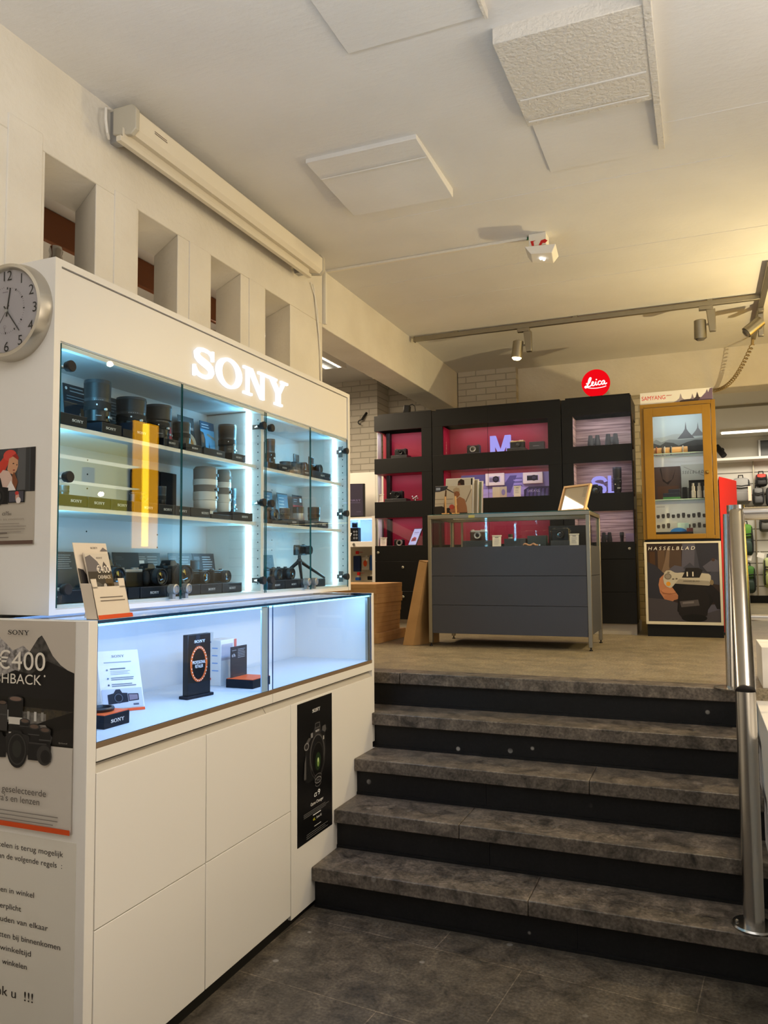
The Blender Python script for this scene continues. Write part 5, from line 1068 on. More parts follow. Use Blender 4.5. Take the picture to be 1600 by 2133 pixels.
def curve(pts, n=6):      # Catmull-Rom through the pen points
    q = [pts[0]]+list(pts)+[pts[-1]]; o = []
    for i in range(1, len(q)-2):
        for k in range(n):
            f = k/n; o.append(tuple(.5*(2*q[i][d]+(q[i+1][d]-q[i-1][d])*f+(2*q[i-1][d]-5*q[i][d]+4*q[i+1][d]-q[i+2][d])*f*f+(3*q[i][d]-q[i-1][d]-3*q[i+1][d]+q[i+2][d])*f**3) for d in (0, 1)))
    return o+[tuple(pts[-1])]
script(curve([(.040, .118), (.050, .108), (.062, .118), (.074, .142), (.078, .158), (.070, .160), (.060, .140), (.054, .112), (.046, .088), (.034, .080), (.028, .088), (.040, .094), (.056, .088), (.072, .092), (.080, .100)]), .0105)
script(curve([(.080, .100), (.094, .112), (.098, .122), (.090, .126), (.084, .112), (.088, .096), (.100, .094), (.110, .102)]), .009)
script(curve([(.110, .102), (.118, .124), (.116, .104), (.122, .096), (.132, .104)]), .009); p.ell(.122, .142, .006, .006, WL, 12)
script(curve([(.158, .122), (.150, .128), (.138, .120), (.136, .104), (.146, .096), (.160, .104)]), .009)
script(curve([(.188, .126), (.176, .128), (.165, .116), (.167, .100), (.178, .100), (.188, .124), (.187, .106), (.194, .098), (.206, .108)]), .009)
script(curve([(.030, .086), (.07, .074), (.12, .070), (.17, .074), (.20, .082)]), .006)
p.build('lettering', t)

# ================================================================== GLASS-TOPPED COUNTER IN FRONT
QX0, QX1, QY0, QY1 = -1.792, -.672, 5.22, 5.78
t = thing('glass_counter', 'slate grey showcase counter with a glazed top and metal legs before the black cabinets', 'showcase counter', (-1.23, 5.5, U))
for x in (QX0, QX1-.026):
    for y in (QY0, QY1-.026):
        l = MB().box(x, x+.026, y, y+.026, U+.022, 1.756).build('leg', ALU, t, bevel=.002)
        MB().lathe([(0, U), (.012, U), (.012, U+.006), (.005, U+.008), (.005, U+.023)], (x+.013, y+.013, 0), 'z', 12).build('foot', BLACKP, l)
b = MB(); b.box(QX0, QX1, QY0, QY0+.026, 1.756, 1.782); b.box(QX0, QX1, QY1-.026, QY1, 1.756, 1.782); b.box(QX0, QX0+.026, QY0+.026, QY1-.026, 1.756, 1.782); b.box(QX1-.026, QX1, QY0+.026, QY1-.026, 1.756, 1.782); b.build('top_frame', ALU, t, bevel=.002)
for z0, z1 in ((.957, 1.152), (1.1545, 1.353), (1.3555, 1.552)):
    MB().box(QX0+.027, QX1-.027, QY0+.004, QY0+.02, z0, z1).build('front_panel', GREYBLUE, t, bevel=.001)
for z0, z1 in ((.972, 1.353), (1.356, 1.552)):
    MB().box(QX1-.022, QX1-.006, QY0+.027, QY1-.027, z0, z1).build('side_panel', GREYBLUE, t, bevel=.001); MB().box(QX0+.006, QX0+.022, QY0+.027, QY1-.027, z0, z1).build('side_panel', GREYBLUE, t, bevel=.001)
MB().box(QX0+.02, QX1-.02, QY1-.02, QY1-.006, .96, 1.552).build('back_panel', GREYBLUE, t, smooth=0)
MB().box(QX0+.022, QX1-.022, QY0+.02, QY1-.02, .957, .97).build('bottom_board', GREYBLUE, t, smooth=0)
MB().box(QX0+.022, QX1-.022, QY0+.006, QY1-.02, 1.538, 1.5565).build('display_floor', GREYBLUE, t, smooth=0)
MB().pane(QX0+.027, QX1-.027, QY0+.008, QY0+.013, 1.557, 1.756, 'y').build('front_glass', [GLASSC, EDGEG], t, smooth=0)
MB().pane(QX1-.014, QX1-.009, QY0+.027, QY1-.027, 1.557, 1.756, 'x').build('side_glass', [GLASSC, EDGEG], t, smooth=0)
MB().pane(QX0+.009, QX0+.014, QY0+.027, QY1-.027, 1.557, 1.756, 'x').build('side_glass', [GLASSC, EDGEG], t, smooth=0)
MB().pane(QX0+.006, QX1-.006, QY0+.006, QY1-.006, 1.7822, 1.788, 'z').build('glass_top', [GLASSC, EDGEG], t, smooth=0)
MB().box(-1.70, -1.685, QY1-.045, QY1-.03, 1.5565, 1.756).build('back_post', ALU, t)
MB().box(-1.492, -1.448, QY0-.0012, QY0, 1.757, 1.776).build('label', mat('yellow_label', (206, 196, 110), .5), t, smooth=0)
ZC = 1.5565; YC = 5.40
lamp('counter_glow', 'AREA', (-1.23, 5.30, 1.752), .7, YEL, .9, .03, rot=(0, 0, 0))
block(-1.578, -1.366, 5.36, 5.48, ZC, ZC+.046, 'long dark plinth under the silver rangefinder in the glass counter')
camera('camera', 'silver and brown rangefinder camera on a plinth in the glass counter', (-1.468, YC, ZC+.046), 0, .128, .076, .035, .024, .03, group='cameras in the glass counter', hump=False, body=mat('brown_leatherette', (64, 48, 42), .6), top=SILVER, lensm=SILVER, dials=3)
pcard(-1.330, ZC, 'white price card beside the rangefinder in the glass counter', 5.36, .062, .078)
block(-1.282, -1.131, 5.38, 5.47, ZC, ZC+.056, 'dark plinth under the small silver lens in the glass counter')
black_lens('small lens with a silver rim on a plinth in the glass counter', (-1.242, 5.41, ZC+.056), .017, .032, None, 1.0, False, SILVER)
t = block(-1.122, -.99, 5.40, 5.47, ZC, ZC+.074, 'flat dark green-grey box in the middle of the glass counter', mat('dark_green_card', (40, 52, 52), .4), 'product_box', 'box')
t = thing('leather_strap', 'small coiled tan strap in front of the dark box in the glass counter', 'strap', (-1.09, 5.33, ZC)); MB().tube([(-1.135+.011*i, 5.34-.012*math.sin(i*.9), ZC+.010+.006*math.sin(i*1.3)) for i in range(10)], .007, 8).build('band', mat('tan_leather', (168, 128, 100), .6), t); MB().box(-1.03, -1.018, 5.33, 5.345, ZC, ZC+.012).build('buckle', CHROME, t)
block(-.955, -.828, 5.37, 5.47, ZC, ZC+.036, 'square dark plinth under the black camera in the glass counter')
camera('camera', 'black rangefinder camera on a square plinth in the glass counter', (-.893, 5.41, ZC+.036), 0, .130, .084, .035, .026, .03, group='cameras in the glass counter', hump=False, dials=3)
pcard(-.797, ZC, 'white price card at the right end of the glass counter', 5.37, .060, .078)
t = block(-1.02, -.72, 5.66, 5.70, ZC, ZC+.15, 'dark display panel standing at the back of the glass counter', BLACKP, 'backing_board', 'board')
# photo books in a wooden rack
ZT_ = 1.788
t = thing('photo_rack', 'pale wooden rack holding photo prints on the glass counter', 'rack', (-1.62, 5.40, ZT_))
for x in (-1.694, -1.618):
    MB().rod((x, 5.345, ZT_), (x-.003, 5.34, ZT_+.135), .0065).build('peg', PINE, t); MB().rod((x-.03, 5.34, ZT_+.008), (x+.02, 5.36, ZT_+.008), .008).build('knob', PINE, t)
    MB().box(x-.006, x+.006, 5.335, 5.62, ZT_, ZT_+.010).build('runner', PINE, t, bevel=.001)
MB().box(-1.70, -1.50, 5.46, 5.475, ZT_, ZT_+.010).build('cross_bar', PINE, t, bevel=.001)
def photo(i, x0, x1, y, h, label, style):
    t = thing('photo_print', label, 'photo', ((x0+x1)/2, y, ZT_+.011), 0, 'large photo prints in the wooden rack')
    z0 = ZT_+.011; V = Vector((0, .12, 1)).normalized()
    MB().hexa([(x0, y, z0), (x1, y, z0), (x0, y+.012, z0), (x1, y+.012, z0), (x0, y+.12*h, z0+h), (x1, y+.12*h, z0+h), (x0, y+.12*h+.012, z0+h), (x1, y+.12*h+.012, z0+h)]).build('board', PAPER, t, smooth=0)
    p = Print((x0, y-.0003, z0), U_X, V); w = x1-x0
    if style == 'boat':
        p.rect(0, 0, w, h, (190, 178, 156)); p.poly([(0, h*.80), (0, h), (w*.36, h), (w*.30, h*.86), (w*.12, h*.80)], (54, 56, 66)); p.rect(w*.02, h*.86, w*.14, h*.95, (150, 160, 176)); p.poly([(w*.24, h*.1), (w*.28, h*.85), (w*.32, h*.85), (w*.30, h*.1)], (80, 52, 34)); p.poly([(w*.30, h*.94), (w*.52, h*.76), (w*.52, h*.73), (w*.28, h*.9)], (58, 48, 44)); p.rect(0, h*.52, w*.5, h*.535, (96, 82, 66)); p.rect(0, h*.36, w*.5, h*.37, (110, 94, 76)); p.poly([(0, 0), (0, h*.27), (w*.2, h*.28), (w*.3, h*.2), (w*.42, h*.22), (w*.46, 0)], (46, 40, 34)); p.poly([(w*.84, h*.42), (w, h*.9), (w, h*.82), (w*.86, h*.38)], (130, 112, 92))
        p.poly([(w*.42, h*.06), (w*.52, h*.26), (w*.62, h*.30), (w*.6, h*.52), (w*.68, h*.6), (w*.82, h*.5), (w*.88, h*.24), (w*.90, h*.03), (w*.6, 0)], (152, 104, 70)); p.poly([(w*.4, h*.1), (w*.5, h*.2), (w*.66, h*.14), (w*.6, h*.04)], (168, 112, 78)); p.poly([(w*.54, h*.6), (w*.52, h*.76), (w*.58, h*.84), (w*.66, h*.80), (w*.69, h*.66), (w*.62, h*.56)], (142, 92, 62)); p.poly([(w*.50, h*.76), (w*.5, h*.88), (w*.58, h*.94), (w*.67, h*.9), (w*.69, h*.76), (w*.6, h*.80)], (170, 150, 122)); p.ell(w*.47, h*.24, w*.07, h*.09, (176, 74, 60)); p.ell(w*.56, h*.71, w*.012, h*.012, (40, 26, 20)); p.rect(0, 0, w*.9, h*.03, (40, 34, 30))
    elif style == 'man':
        p.rect(w*.01, 0, w*.94, h*.985, (196, 190, 176)); p.poly([(w*.42, h*.7), (w*.44, h*.92), (w*.54, h*.98), (w*.66, h*.94), (w*.68, h*.7)], (46, 30, 22)); p.poly([(w*.42, h*.66), (w*.43, h*.84), (w*.5, h*.88), (w*.56, h*.80), (w*.56, h*.66)], (98, 62, 44)); p.rect(w*.9, 0, w*.95, h*.985, (30, 26, 24))
    else: p.rect(w*.02, 0, w*.96, h*.98, (150, 140, 120) if style == 'a' else (120, 130, 110))
    c = {'boat': (150, 110, 70), 'man': (60, 40, 34), 'a': (196, 120, 60), 'b': (176, 60, 40)}[style]
    q = Print((x1+.0002, y, z0), Vector((0, 1, 0)), V); q.rect(.002, .01, .006, h*.5, c); q.rect(.002, h*.5, .006, h*.85, (90, 100, 60) if style == 'a' else c); q.build('print_edge', t)
    p.build('picture', t)
photo(0, -1.785, -1.512, 5.362, .205, 'photo print of a bare-shouldered man in a cap by a boat, frontmost in the rack', 'boat')
photo(1, -1.716, -1.505, 5.395, .262, 'photo print of a man in profile, second in the rack', 'man')
photo(2, -1.70, -1.482, 5.44, .252, 'third photo print in the rack, showing only its orange edge', 'a')
photo(3, -1.70, -1.462, 5.485, .242, 'hindmost photo print in the rack, showing only its red edge', 'b')
# tilted wooden picture frame
t = thing('picture_frame', 'pale wooden picture frame leaning back at the right of the glass counter', 'picture frame', (-.80, 5.43, ZT_), -.626)
V = Vector((0, .342, .94)).normalized(); FW, FH = .250, .195
def FP(u, v, w): return Vector((-FW/2, -.03, .004))+Vector((u, 0, 0))+V*v+Vector((1, 0, 0)).cross(V)*w
b = MB()
for (u0, u1, v0, v1) in ((0, FW, 0, .014), (0, FW, FH-.014, FH), (0, .014, .014, FH-.014), (FW-.014, FW, .014, FH-.014)):
    b.hexa([FP(u0, v0, -.014), FP(u1, v0, -.014), FP(u0, v0, .006), FP(u1, v0, .006), FP(u0, v1, -.014), FP(u1, v1, -.014), FP(u0, v1, .006), FP(u1, v1, .006)])
b.build('frame', PINE, t, bevel=.001, world=False)
b = MB(); b.hexa([FP(.012, .012, -.006), FP(FW-.012, .012, -.006), FP(.012, .012, -.004), FP(FW-.012, .012, -.004), FP(.012, FH-.012, -.006), FP(FW-.012, FH-.012, -.006), FP(.012, FH-.012, -.004), FP(FW-.012, FH-.012, -.004)])
b.build('print', mat('glazed_print', (186, 172, 146), .04, 0, 1.0, coat=1.0), t, smooth=0, world=False)
p = Print(FP(0, 0, -.0038), U_X, V); p.lines(FW-.06, FH-.03, .035, 7, .010, .003, (120, 110, 96)); p.build('lettering', t, world=False)
MB().hexa([(-.02, .075, 0), (.06, .075, 0), (-.02, .09, 0), (.06, .09, 0), (0, .02, .11), (.04, .02, .11), (0, .028, .11), (.04, .028, .11)]).build('easel_back', PINE, t, world=False)
# ================================================================== OCHRE CABINET, POSTER BOX, RED STAND
OX0, OX1, OY = -.416, .131, 6.39
t = thing('wooden_cabinet', 'narrow ochre wooden cabinet with a glazed door at the right end of the cabinet wall', 'display cabinet', (-.14, 6.6, 1.61))
b = MB(); b.box(OX0, OX0+.03, OY, 6.86, 1.612, 2.676); b.box(OX1-.03, OX1, OY, 6.86, 1.612, 2.676); b.box(OX0+.03, OX1-.03, OY, 6.86, 2.646, 2.676); b.box(OX0+.03, OX1-.03, OY, 6.86, 1.612, 1.64)
b.build('carcass', OCHRE, t, bevel=.002)
MB().box(OX0+.03, OX1-.03, 6.62, 6.635, 1.64, 2.646).build('back_panel', WHITE_IN, t, smooth=0)
DXa, DXb, DZa, DZb = -.388, .096, 1.616, 2.642
GXa, GXb, GZa, GZb = -.322, .036, 1.652, 2.572
b = MB(); y0, y1 = OY-.012, OY-.001
b.box(DXa, GXa, y0, y1, DZa, DZb); b.box(GXb, DXb, y0, y1, DZa, DZb); b.box(GXa, GXb, y0, y1, GZb, DZb); b.box(GXa, GXb, y0, y1, DZa, GZa)
d = b.build('door', OCHRE, t, bevel=.0015)
MB().pane(GXa, GXb, OY-.008, OY-.004, GZa, GZb, 'y').build('glass_pane', [GLASSC, EDGEG], d, smooth=0)
MB().lathe([(0, 0), (.013, 0), (.013, .010), (.009, .016), (0, .016)], (.064, y0, 2.118), 'y', 18).build('lock', mat('brass_lock', (170, 140, 70), .35, .9), d)
for z in (2.284, 1.924):
    MB().pane(OX0+.03, OX1-.03, OY+.02, 6.60, z-.006, z, 'z').build('glass_shelf', [GLASSC, mat('pale_glass_edge', (190, 216, 208), .2)], t, smooth=0)
lamp('wooden_cabinet_led', 'AREA', (-.14, 6.44, 2.635), .9, (.92, .97, 1.0), .4, .05, rot=(.5, 0, 0)); lamp('wooden_cabinet_led', 'AREA', (-.14, 6.43, 2.27), .35, (.96, .97, .95), .4, .03, rot=(.5, 0, 0)); lamp('wooden_cabinet_led', 'AREA', (-.14, 6.43, 1.91), .28, (.96, .97, .95), .4, .03, rot=(.5, 0, 0))
t = thing('landscape_poster', 'poster of misty hills and pointed temples in the top of the ochre cabinet', 'poster', (-.14, 6.615, 2.29))
MB().box(OX0+.035, OX1-.035, 6.612, 6.616, 2.29, 2.63).build('sheet', mat('mist_sheet', (196, 208, 206), .5), t, smooth=0)
p = Print((OX0+.035, 6.612, 2.29), U_X, V_Z); W = OX1-OX0-.07
p.rect(0, 0, W, .34, (178, 196, 200)); p.poly([(0, .11), (.06, .15), (.12, .15), (.2, .17), (.26, .17), (.3, .13), (W, .14), (W, 0), (0, 0)], (166, 178, 178)); p.poly([(0, .09), (.07, .135), (.11, .11), (.17, .13), (.25, .12), (W, .13), (W, 0), (0, 0)], (134, 144, 146))
def temple(u, v, s, c): p.poly([(u-.075*s, v), (u-.05*s, v+.03*s), (u-.025*s, v+.06*s), (u-.008*s, v+.09*s), (u, v+.16*s), (u+.008*s, v+.09*s), (u+.025*s, v+.06*s), (u+.05*s, v+.03*s), (u+.075*s, v)], c)
temple(.295, .13, .85, (92, 96, 102)); temple(.385, .145, .7, (112, 116, 120)); p.poly([(0, 0), (0, .085), (.05, .105), (.10, .085), (.14, .11), (.2, .10), (.24, .075), (.3, .10), (.36, .115), (W, .11), (W, 0)], (74, 78, 78)); p.poly([(0, 0), (0, .05), (.2, .06), (W, .075), (W, 0)], (58, 60, 60)); p.build('picture', t)
t = thing('strap_roll', 'pale roll wrapped with leather straps on the top shelf of the ochre cabinet', 'roll', (-.2, 6.50, 2.284))
MB().lathe([(0, 0), (.026, 0), (.028, .004), (.028, .246), (.026, .25), (0, .25)], (-.325, 6.50, 2.314), 'x', 24).build('roll', PINE, t)
for i, (x, c) in enumerate(((-.30, (150, 84, 46)), (-.275, (60, 50, 44)), (-.24, (190, 190, 186)), (-.215, (40, 40, 42)), (-.19, (120, 126, 130)), (-.125, (200, 196, 188)))):
    MB().tube([(x+.02*(i % 2)-.004, 6.50+.031*math.cos(a), 2.314+.031*math.sin(a)) for a in [j*.35 for j in range(18)]], .0055, 6).build('strap', ink(*c), t)
block(-.31, -.06, 6.46, 6.54, 2.2845, 2.287, 'thin white cradle under the strap roll', PAPER, 'cradle', 'stand')
t = thing('brown_poster', 'dark brown picture of a bag at the left of the middle ochre cabinet shelf', 'poster', (-.23, 6.60, 1.925))
MB().box(-.36, -.135, 6.60, 6.604, 1.9245, 2.20).build('sheet', mat('brown_print', (70, 50, 42), .4), t, smooth=0); p = Print((-.36, 6.60, 1.9245), U_X, V_Z); p.poly([(.08, .27), (.09, .18), (.12, .15), (.16, .17), (.19, .26), (.17, .18), (.13, .13), (.09, .16), (.07, .26)], (38, 28, 26)); p.rect(.05, .02, .21, .12, (92, 66, 52)); p.build('picture', t)
t = thing('brand_card', 'grey card with spaced lettering at the right of the middle ochre cabinet shelf', 'card', (-.02, 6.60, 1.925))
MB().box(-.13, .095, 6.602, 6.606, 1.9245, 2.21).build('sheet', mat('grey_print', (176, 180, 174), .5), t, smooth=0); p = Print((-.13, 6.602, 1.9245), U_X, V_Z); p.text('S S E L B L A D', .008, .212, .024, (70, 70, 70), .155, shear=.2); p.poly([(.02, .27), (.21, .17), (.21, .165), (.02, .265)], (140, 140, 138)); p.rect(0, 0, .225, .10, (104, 106, 102)); p.build('picture', t)
t = thing('product_box', 'dark blue and green box on the middle shelf of the ochre cabinet', 'box', (-.2, 6.49, 1.924)); MB().box(-.265, -.138, 6.45, 6.53, 1.924, 1.944).build('green_base', mat('green_card', (60, 120, 70), .5), t); MB().box(-.265, -.138, 6.45, 6.53, 1.944, 1.975).box(-.225, -.138, 6.455, 6.53, 1.975, 2.005).build('carton', mat('blue_black_card', (26, 30, 48), .4), t, bevel=.002)
block(-.122, -.09, 6.48, 6.53, 1.924, 2.02, 'narrow black box in the middle of the ochre cabinet shelf', BLACKM, 'product_box', 'box')
t = thing('pedestal_display', 'black framed display of white pedestals in the ochre cabinet', 'display', (-.01, 6.48, 1.924)); MB().box(-.072, .09, 6.50, 6.52, 1.924, 2.065).build('panel', mat('dark_frame_inside', (70, 72, 70), .5), t); b = MB(); b.box(-.075, -.068, 6.46, 6.52, 1.924, 2.07); b.box(-.075, .09, 6.46, 6.52, 2.062, 2.07); b.box(-.075, .09, 6.46, 6.52, 1.924, 1.932); b.build('frame', BLACKM, t)
for x in (-.045, .0, .045):
    MB().lathe([(.018, 1.932), (.018, 1.985), (.014, 1.99), (.014, 2.022), (.009, 2.026), (.009, 2.048), (0, 2.048)], (x, 6.482, 0), 'z', 18).build('pedestal', PAPER, t)
t = thing('lens_chart', 'white chart with two rows of lens silhouettes in the bottom of the ochre cabinet', 'poster', (-.14, 6.605, 1.645))
MB().box(-.375, .092, 6.606, 6.61, 1.642, 1.90).build('sheet', mat('chart_paper', (214, 212, 196), .5), t, smooth=0); p = Print((-.375, 6.606, 1.642), U_X, V_Z); p.lines(.05, .235, .07, 1, .01, .004, (150, 146, 134))
for i in range(10):
    u = .062+.038*i; hh = .028+.012*((i*7) % 3)/2; p.poly([(u-.009, .145), (u+.009, .145), (u+.013, .145+hh*.55), (u+.011, .145+hh), (u-.011, .145+hh), (u-.013, .145+hh*.55)], (72, 66, 60))
    if i not in (3, 4, 5): p.poly([(u-.009, .065), (u+.009, .065), (u+.013, .065+hh*.55), (u+.011, .065+hh), (u-.011, .065+hh), (u-.013, .065+hh*.55)], (84, 76, 68))
p.build('picture', t)
t = thing('product_box', 'flat dark box with a blue arc at the bottom of the ochre cabinet', 'box', (-.19, 6.50, 1.64)); MB().box(-.325, -.055, 6.44, 6.54, 1.64, 1.672).build('carton', BLACKM, t, bevel=.002); MB().prism([(.06*math.cos(a)-.16, 1.672+.032*math.sin(a)) for a in [PI*i/14 for i in range(15)]], lambda u, v, w: (u, 6.47+w, v), .05).build('blue_arc', mat('blue_plastic', (40, 110, 190), .35), t); MB().box(-.10, -.055, 6.45, 6.53, 1.672, 1.70).build('red_lid', mat('dark_red_card', (90, 30, 34), .5), t)
block(-.17, -.085, 6.55, 6.56, 1.64, 1.745, 'small pale green card standing behind the flat dark box in the ochre cabinet', mat('pale_green_card', (186, 210, 190), .5), 'info_card', 'card')
# banner on top
t = thing('shelf_banner', 'white banner with red lettering and temple silhouettes on top of the ochre cabinet', 'banner', (-.14, 6.41, 2.676))
MB().box(OX0+.005, .118, 6.41, 6.416, 2.676, 2.772).build('board', PAPER, t, smooth=0)
p = Print((OX0+.005, 6.41, 2.676), U_X, V_Z); p.text('SAMYANG', .012, .035, .034, (214, 50, 44), .175); p.poly([(.19, .058), (.2, .066), (.24, .064), (.23, .058)], (196, 150, 140))
def temple2(u, s, c): p.poly([(u-.05*s, 0), (u-.035*s, .03*s), (u-.015*s, .045*s), (u, .10*s), (u+.015*s, .045*s), (u+.035*s, .03*s), (u+.05*s, 0)], c)
p.poly([(.24, 0), (.28, .022), (.36, .018), (.42, .03), (.52, .03), (.52, 0)], (170, 160, 166)); temple2(.30, .7, (150, 140, 148)); temple2(.385, .6, (130, 118, 128)); temple2(.42, .72, (70, 58, 62)); p.poly([(.42, 0), (.45, .03), (.48, .06), (.49, .085), (.498, .06), (.51, .09), (.528, .094), (.528, 0)], (112, 94, 116)); p.ell(.35, .006, .06, .014, (70, 60, 64)); p.build('lettering', t)
# base under the cabinet with the framed poster
t = thing('poster_box', 'black base box with a white-framed camera poster under the ochre cabinet', 'base cabinet', (-.14, 6.6, U))
MB().box(OX0+.01, OX1+.005, OY+.012, 6.86, U, 1.612).build('carcass', BLACKM, t, smooth=0)
b = MB(); fx0, fx1, fz0, fz1 = -.414, .137, .961, 1.594
b.box(fx0, fx1, OY-.006, OY+.011, fz0, fz0+.022); b.box(fx0, fx1, OY-.006, OY+.011, fz1-.014, fz1); b.box(fx0, fx0+.018, OY-.006, OY+.011, fz0+.022, fz1-.014); b.box(fx1-.018, fx1, OY-.006, OY+.011, fz0+.022, fz1-.014)
b.build('frame', mat('cream_frame', (212, 204, 184), .45), t, bevel=.001)
MB().box(fx0+.01, fx1-.01, OY, OY+.01, fz0+.01, fz1-.01).build('sheet', mat('poster_dusk', (44, 36, 36), .4), t, smooth=0)
p = Print((fx0+.018, OY, fz0+.022), U_X, V_Z); W, H = .515, .597
DEN, DEN2, DEN3 = (62, 62, 74), (80, 78, 92), (46, 46, 56); SKIN, SKIN2 = (172, 116, 84), (140, 88, 62)
p.rect(0, 0, W, H, (50, 38, 34)); p.rect(.02, .4, .06, H-.06, (70, 48, 30)); p.rect(.08, .38, .13, H-.05, (88, 68, 52)); p.rect(.13, .35, .25, H-.04, (74, 58, 48)); p.poly([(.10, .36), (.13, .46), (.15, .56), (.17, .56), (.16, .42), (.18, .36)], (112, 92, 76))
p.poly([(.25, .36), (.27, .46), (.26, H), (W, H), (W, .28), (.4, .30)], DEN); p.poly([(.25, .40), (.31, .45), (.34, .42), (.35, H), (.26, H)], DEN2); p.poly([(.35, H), (.38, .40), (.44, .36), (.50, .42), (W, H)], DEN3); p.poly([(.40, .42), (.48, .48), (W, .46), (W, .38), (.43, .38)], DEN2); p.ell(.475, .47, .013, .012, (70, 50, 44)); p.poly([(.16, .40), (.20, .43), (.25, .42), (.28, .39), (.2, .36)], DEN2)
p.poly([(0, .16), (0, .46), (.06, .43), (.13, .36), (.14, .20), (.06, .15)], DEN3); p.poly([(0, 0), (0, .18), (.12, .17), (.3, .12), (.42, .13), (W, .10), (W, 0)], (66, 62, 68)); p.poly([(.36, .12), (W, .14), (W, .10), (.4, .06)], DEN2)
p.poly([(.08, .28), (.09, .33), (.12, .36), (.17, .36), (.20, .33), (.22, .30), (.24, .26), (.23, .20), (.18, .155), (.12, .17), (.09, .22)], SKIN); p.poly([(.09, .24), (.12, .225), (.17, .22), (.21, .245), (.22, .25), (.235, .24), (.20, .215), (.16, .205), (.11, .21)], SKIN2); p.ell(.225, .255, .022, .02, SKIN); p.ell(.17, .185, .055, .022, (164, 108, 78)); p.ell(.16, .235, .06, .02, (180, 122, 88))
p.poly([(.16, .29), (.20, .30), (.42, .28), (.47, .27), (.47, .16), (.40, .05), (.28, .02), (.21, .08), (.22, .20)], (24, 21, 22)); p.poly([(.22, .06), (.23, .22), (.30, .30), (.42, .28), (.44, .16), (.42, .05), (.33, .015), (.25, .02)], (30, 26, 26)); p.ell(.33, .03, .09, .03, (20, 18, 18)); p.poly([(.24, .11), (.23, .155), (.36, .17), (.37, .125)], (78, 72, 74)); p.poly([(.25, .135), (.25, .15), (.33, .158), (.33, .142)], (110, 104, 106)); p.poly([(.40, .24), (.45, .20), (.49, .10), (W, .10), (W, .22), (.46, .28)], (28, 24, 26))
SLV, SLV2 = (178, 170, 156), (148, 140, 128)
p.poly([(.115, .33), (.125, .375), (.14, .39), (.17, .392), (.20, .375), (.22, .372), (.25, .375), (.39, .37), (.44, .365), (.455, .35), (.455, .29), (.44, .275), (.20, .29), (.185, .27), (.165, .255), (.14, .265), (.12, .29)], SLV); p.poly([(.20, .29), (.44, .275), (.45, .29), (.44, .31), (.23, .325)], SLV2)
p.poly([(.25, .335), (.27, .375), (.28, .41), (.37, .41), (.40, .39), (.375, .335)], (34, 30, 30)); p.rect(.285, .345, .294, .38, (206, 198, 186)); p.rect(.325, .345, .334, .38, (206, 198, 186)); p.ell(.15, .345, .026, .024, (112, 104, 96)); p.ell(.15, .345, .019, .017, (136, 128, 118)); p.ell(.152, .288, .016, .017, (206, 140, 40)); p.ell(.155, .376, .01, .006, (120, 112, 102)); p.ell(.188, .325, .008, .006, (104, 96, 88)); p.ell(.212, .327, .008, .006, (104, 96, 88)); p.text('HASSELBLAD', .318, .303, .012, (84, 76, 68), .115, 'c'); p.ell(.46, .30, .013, .02, (120, 104, 80))
p.text('H A S S E L B L A D', .012, .548, .027, (224, 218, 208), .335, shear=.22); p.build('picture', t)
# angled red stand behind
t = thing('red_stand', 'tall glossy red display stand at an angle beside the ochre cabinet', 'display stand', (.25, 7.0, U))
MB().hexa([(.144, 6.62, U+.02), (.285, 7.02, U+.02), (.142, 6.90, U+.02), (.20, 7.14, U+.02), (.144, 6.62, 2.105), (.285, 7.02, 2.105), (.142, 6.90, 2.105), (.20, 7.14, 2.105)]).build('panel', RED, t, bevel=.003)
MB().hexa([(.15, 6.64, U), (.29, 7.0, U), (.148, 6.9, U), (.21, 7.12, U), (.15, 6.64, U+.02), (.29, 7.0, U+.02), (.148, 6.9, U+.02), (.21, 7.12, U+.02)]).build('foot', BLACKM, t)
tag(MB().rod((.235, 11.50, 3.0), (.325, 11.42, 2.855), .04, 20).rod((.25, 11.49, 2.97), (.25, 11.70, 3.02), .014).build('black_spotlight', BLACKP), 'black cylindrical spotlight on the rear wall, peeping out beside the ochre cabinet', 'spotlight')
# ================================================================== CARDBOARD BOXES BY THE COUNTER
GBX = 'brown cardboard boxes stacked beside the glass counter'
for i in range(6):
    z0 = U+.0715*i; y0, y1, x1 = [(5.24, 5.80, -2.185), (5.27, 5.75, -2.215), (5.265, 5.755, -2.212), (5.262, 5.765, -2.208), (5.255, 5.775, -2.20), (5.236, 5.780, -2.205)][i]
    lab = ['brown cardboard box at the bottom of the stack, sticking out a little', 'brown cardboard box second from the bottom of the stack', 'brown cardboard box third from the bottom of the stack', 'brown cardboard box fourth from the bottom of the stack', 'brown cardboard box just below the topmost one of the stack', 'topmost brown cardboard box of the stack beside the counter'][i]
    t = thing('cardboard_box', lab, 'box', (-2.46, 5.5, z0), 0, GBX)
    MB().box(-2.72, x1, y0, y1, z0, z0+.058).build('carton', CARDB, t, bevel=.002); MB().box(-2.722, x1+.0015, y0-.0015, y1+.0015, z0+.040, z0+.0715).build('lid', CARDB, t, bevel=.002)
t = thing('cardboard_box', 'long brown cardboard box leaning against the left leg of the glass counter', 'box', (-1.95, 5.3, U))
MB().hexa([(-1.982, 5.20, U), (-1.90, 5.19, U+.0), (-1.86, 5.50, U), (-1.80, 5.48, U), (-1.862, 5.225, 1.462), (-1.800, 5.215, 1.450), (-1.845, 5.50, 1.462), (-1.80, 5.48, 1.450)]).build('carton', CARDB, t, bevel=.002)
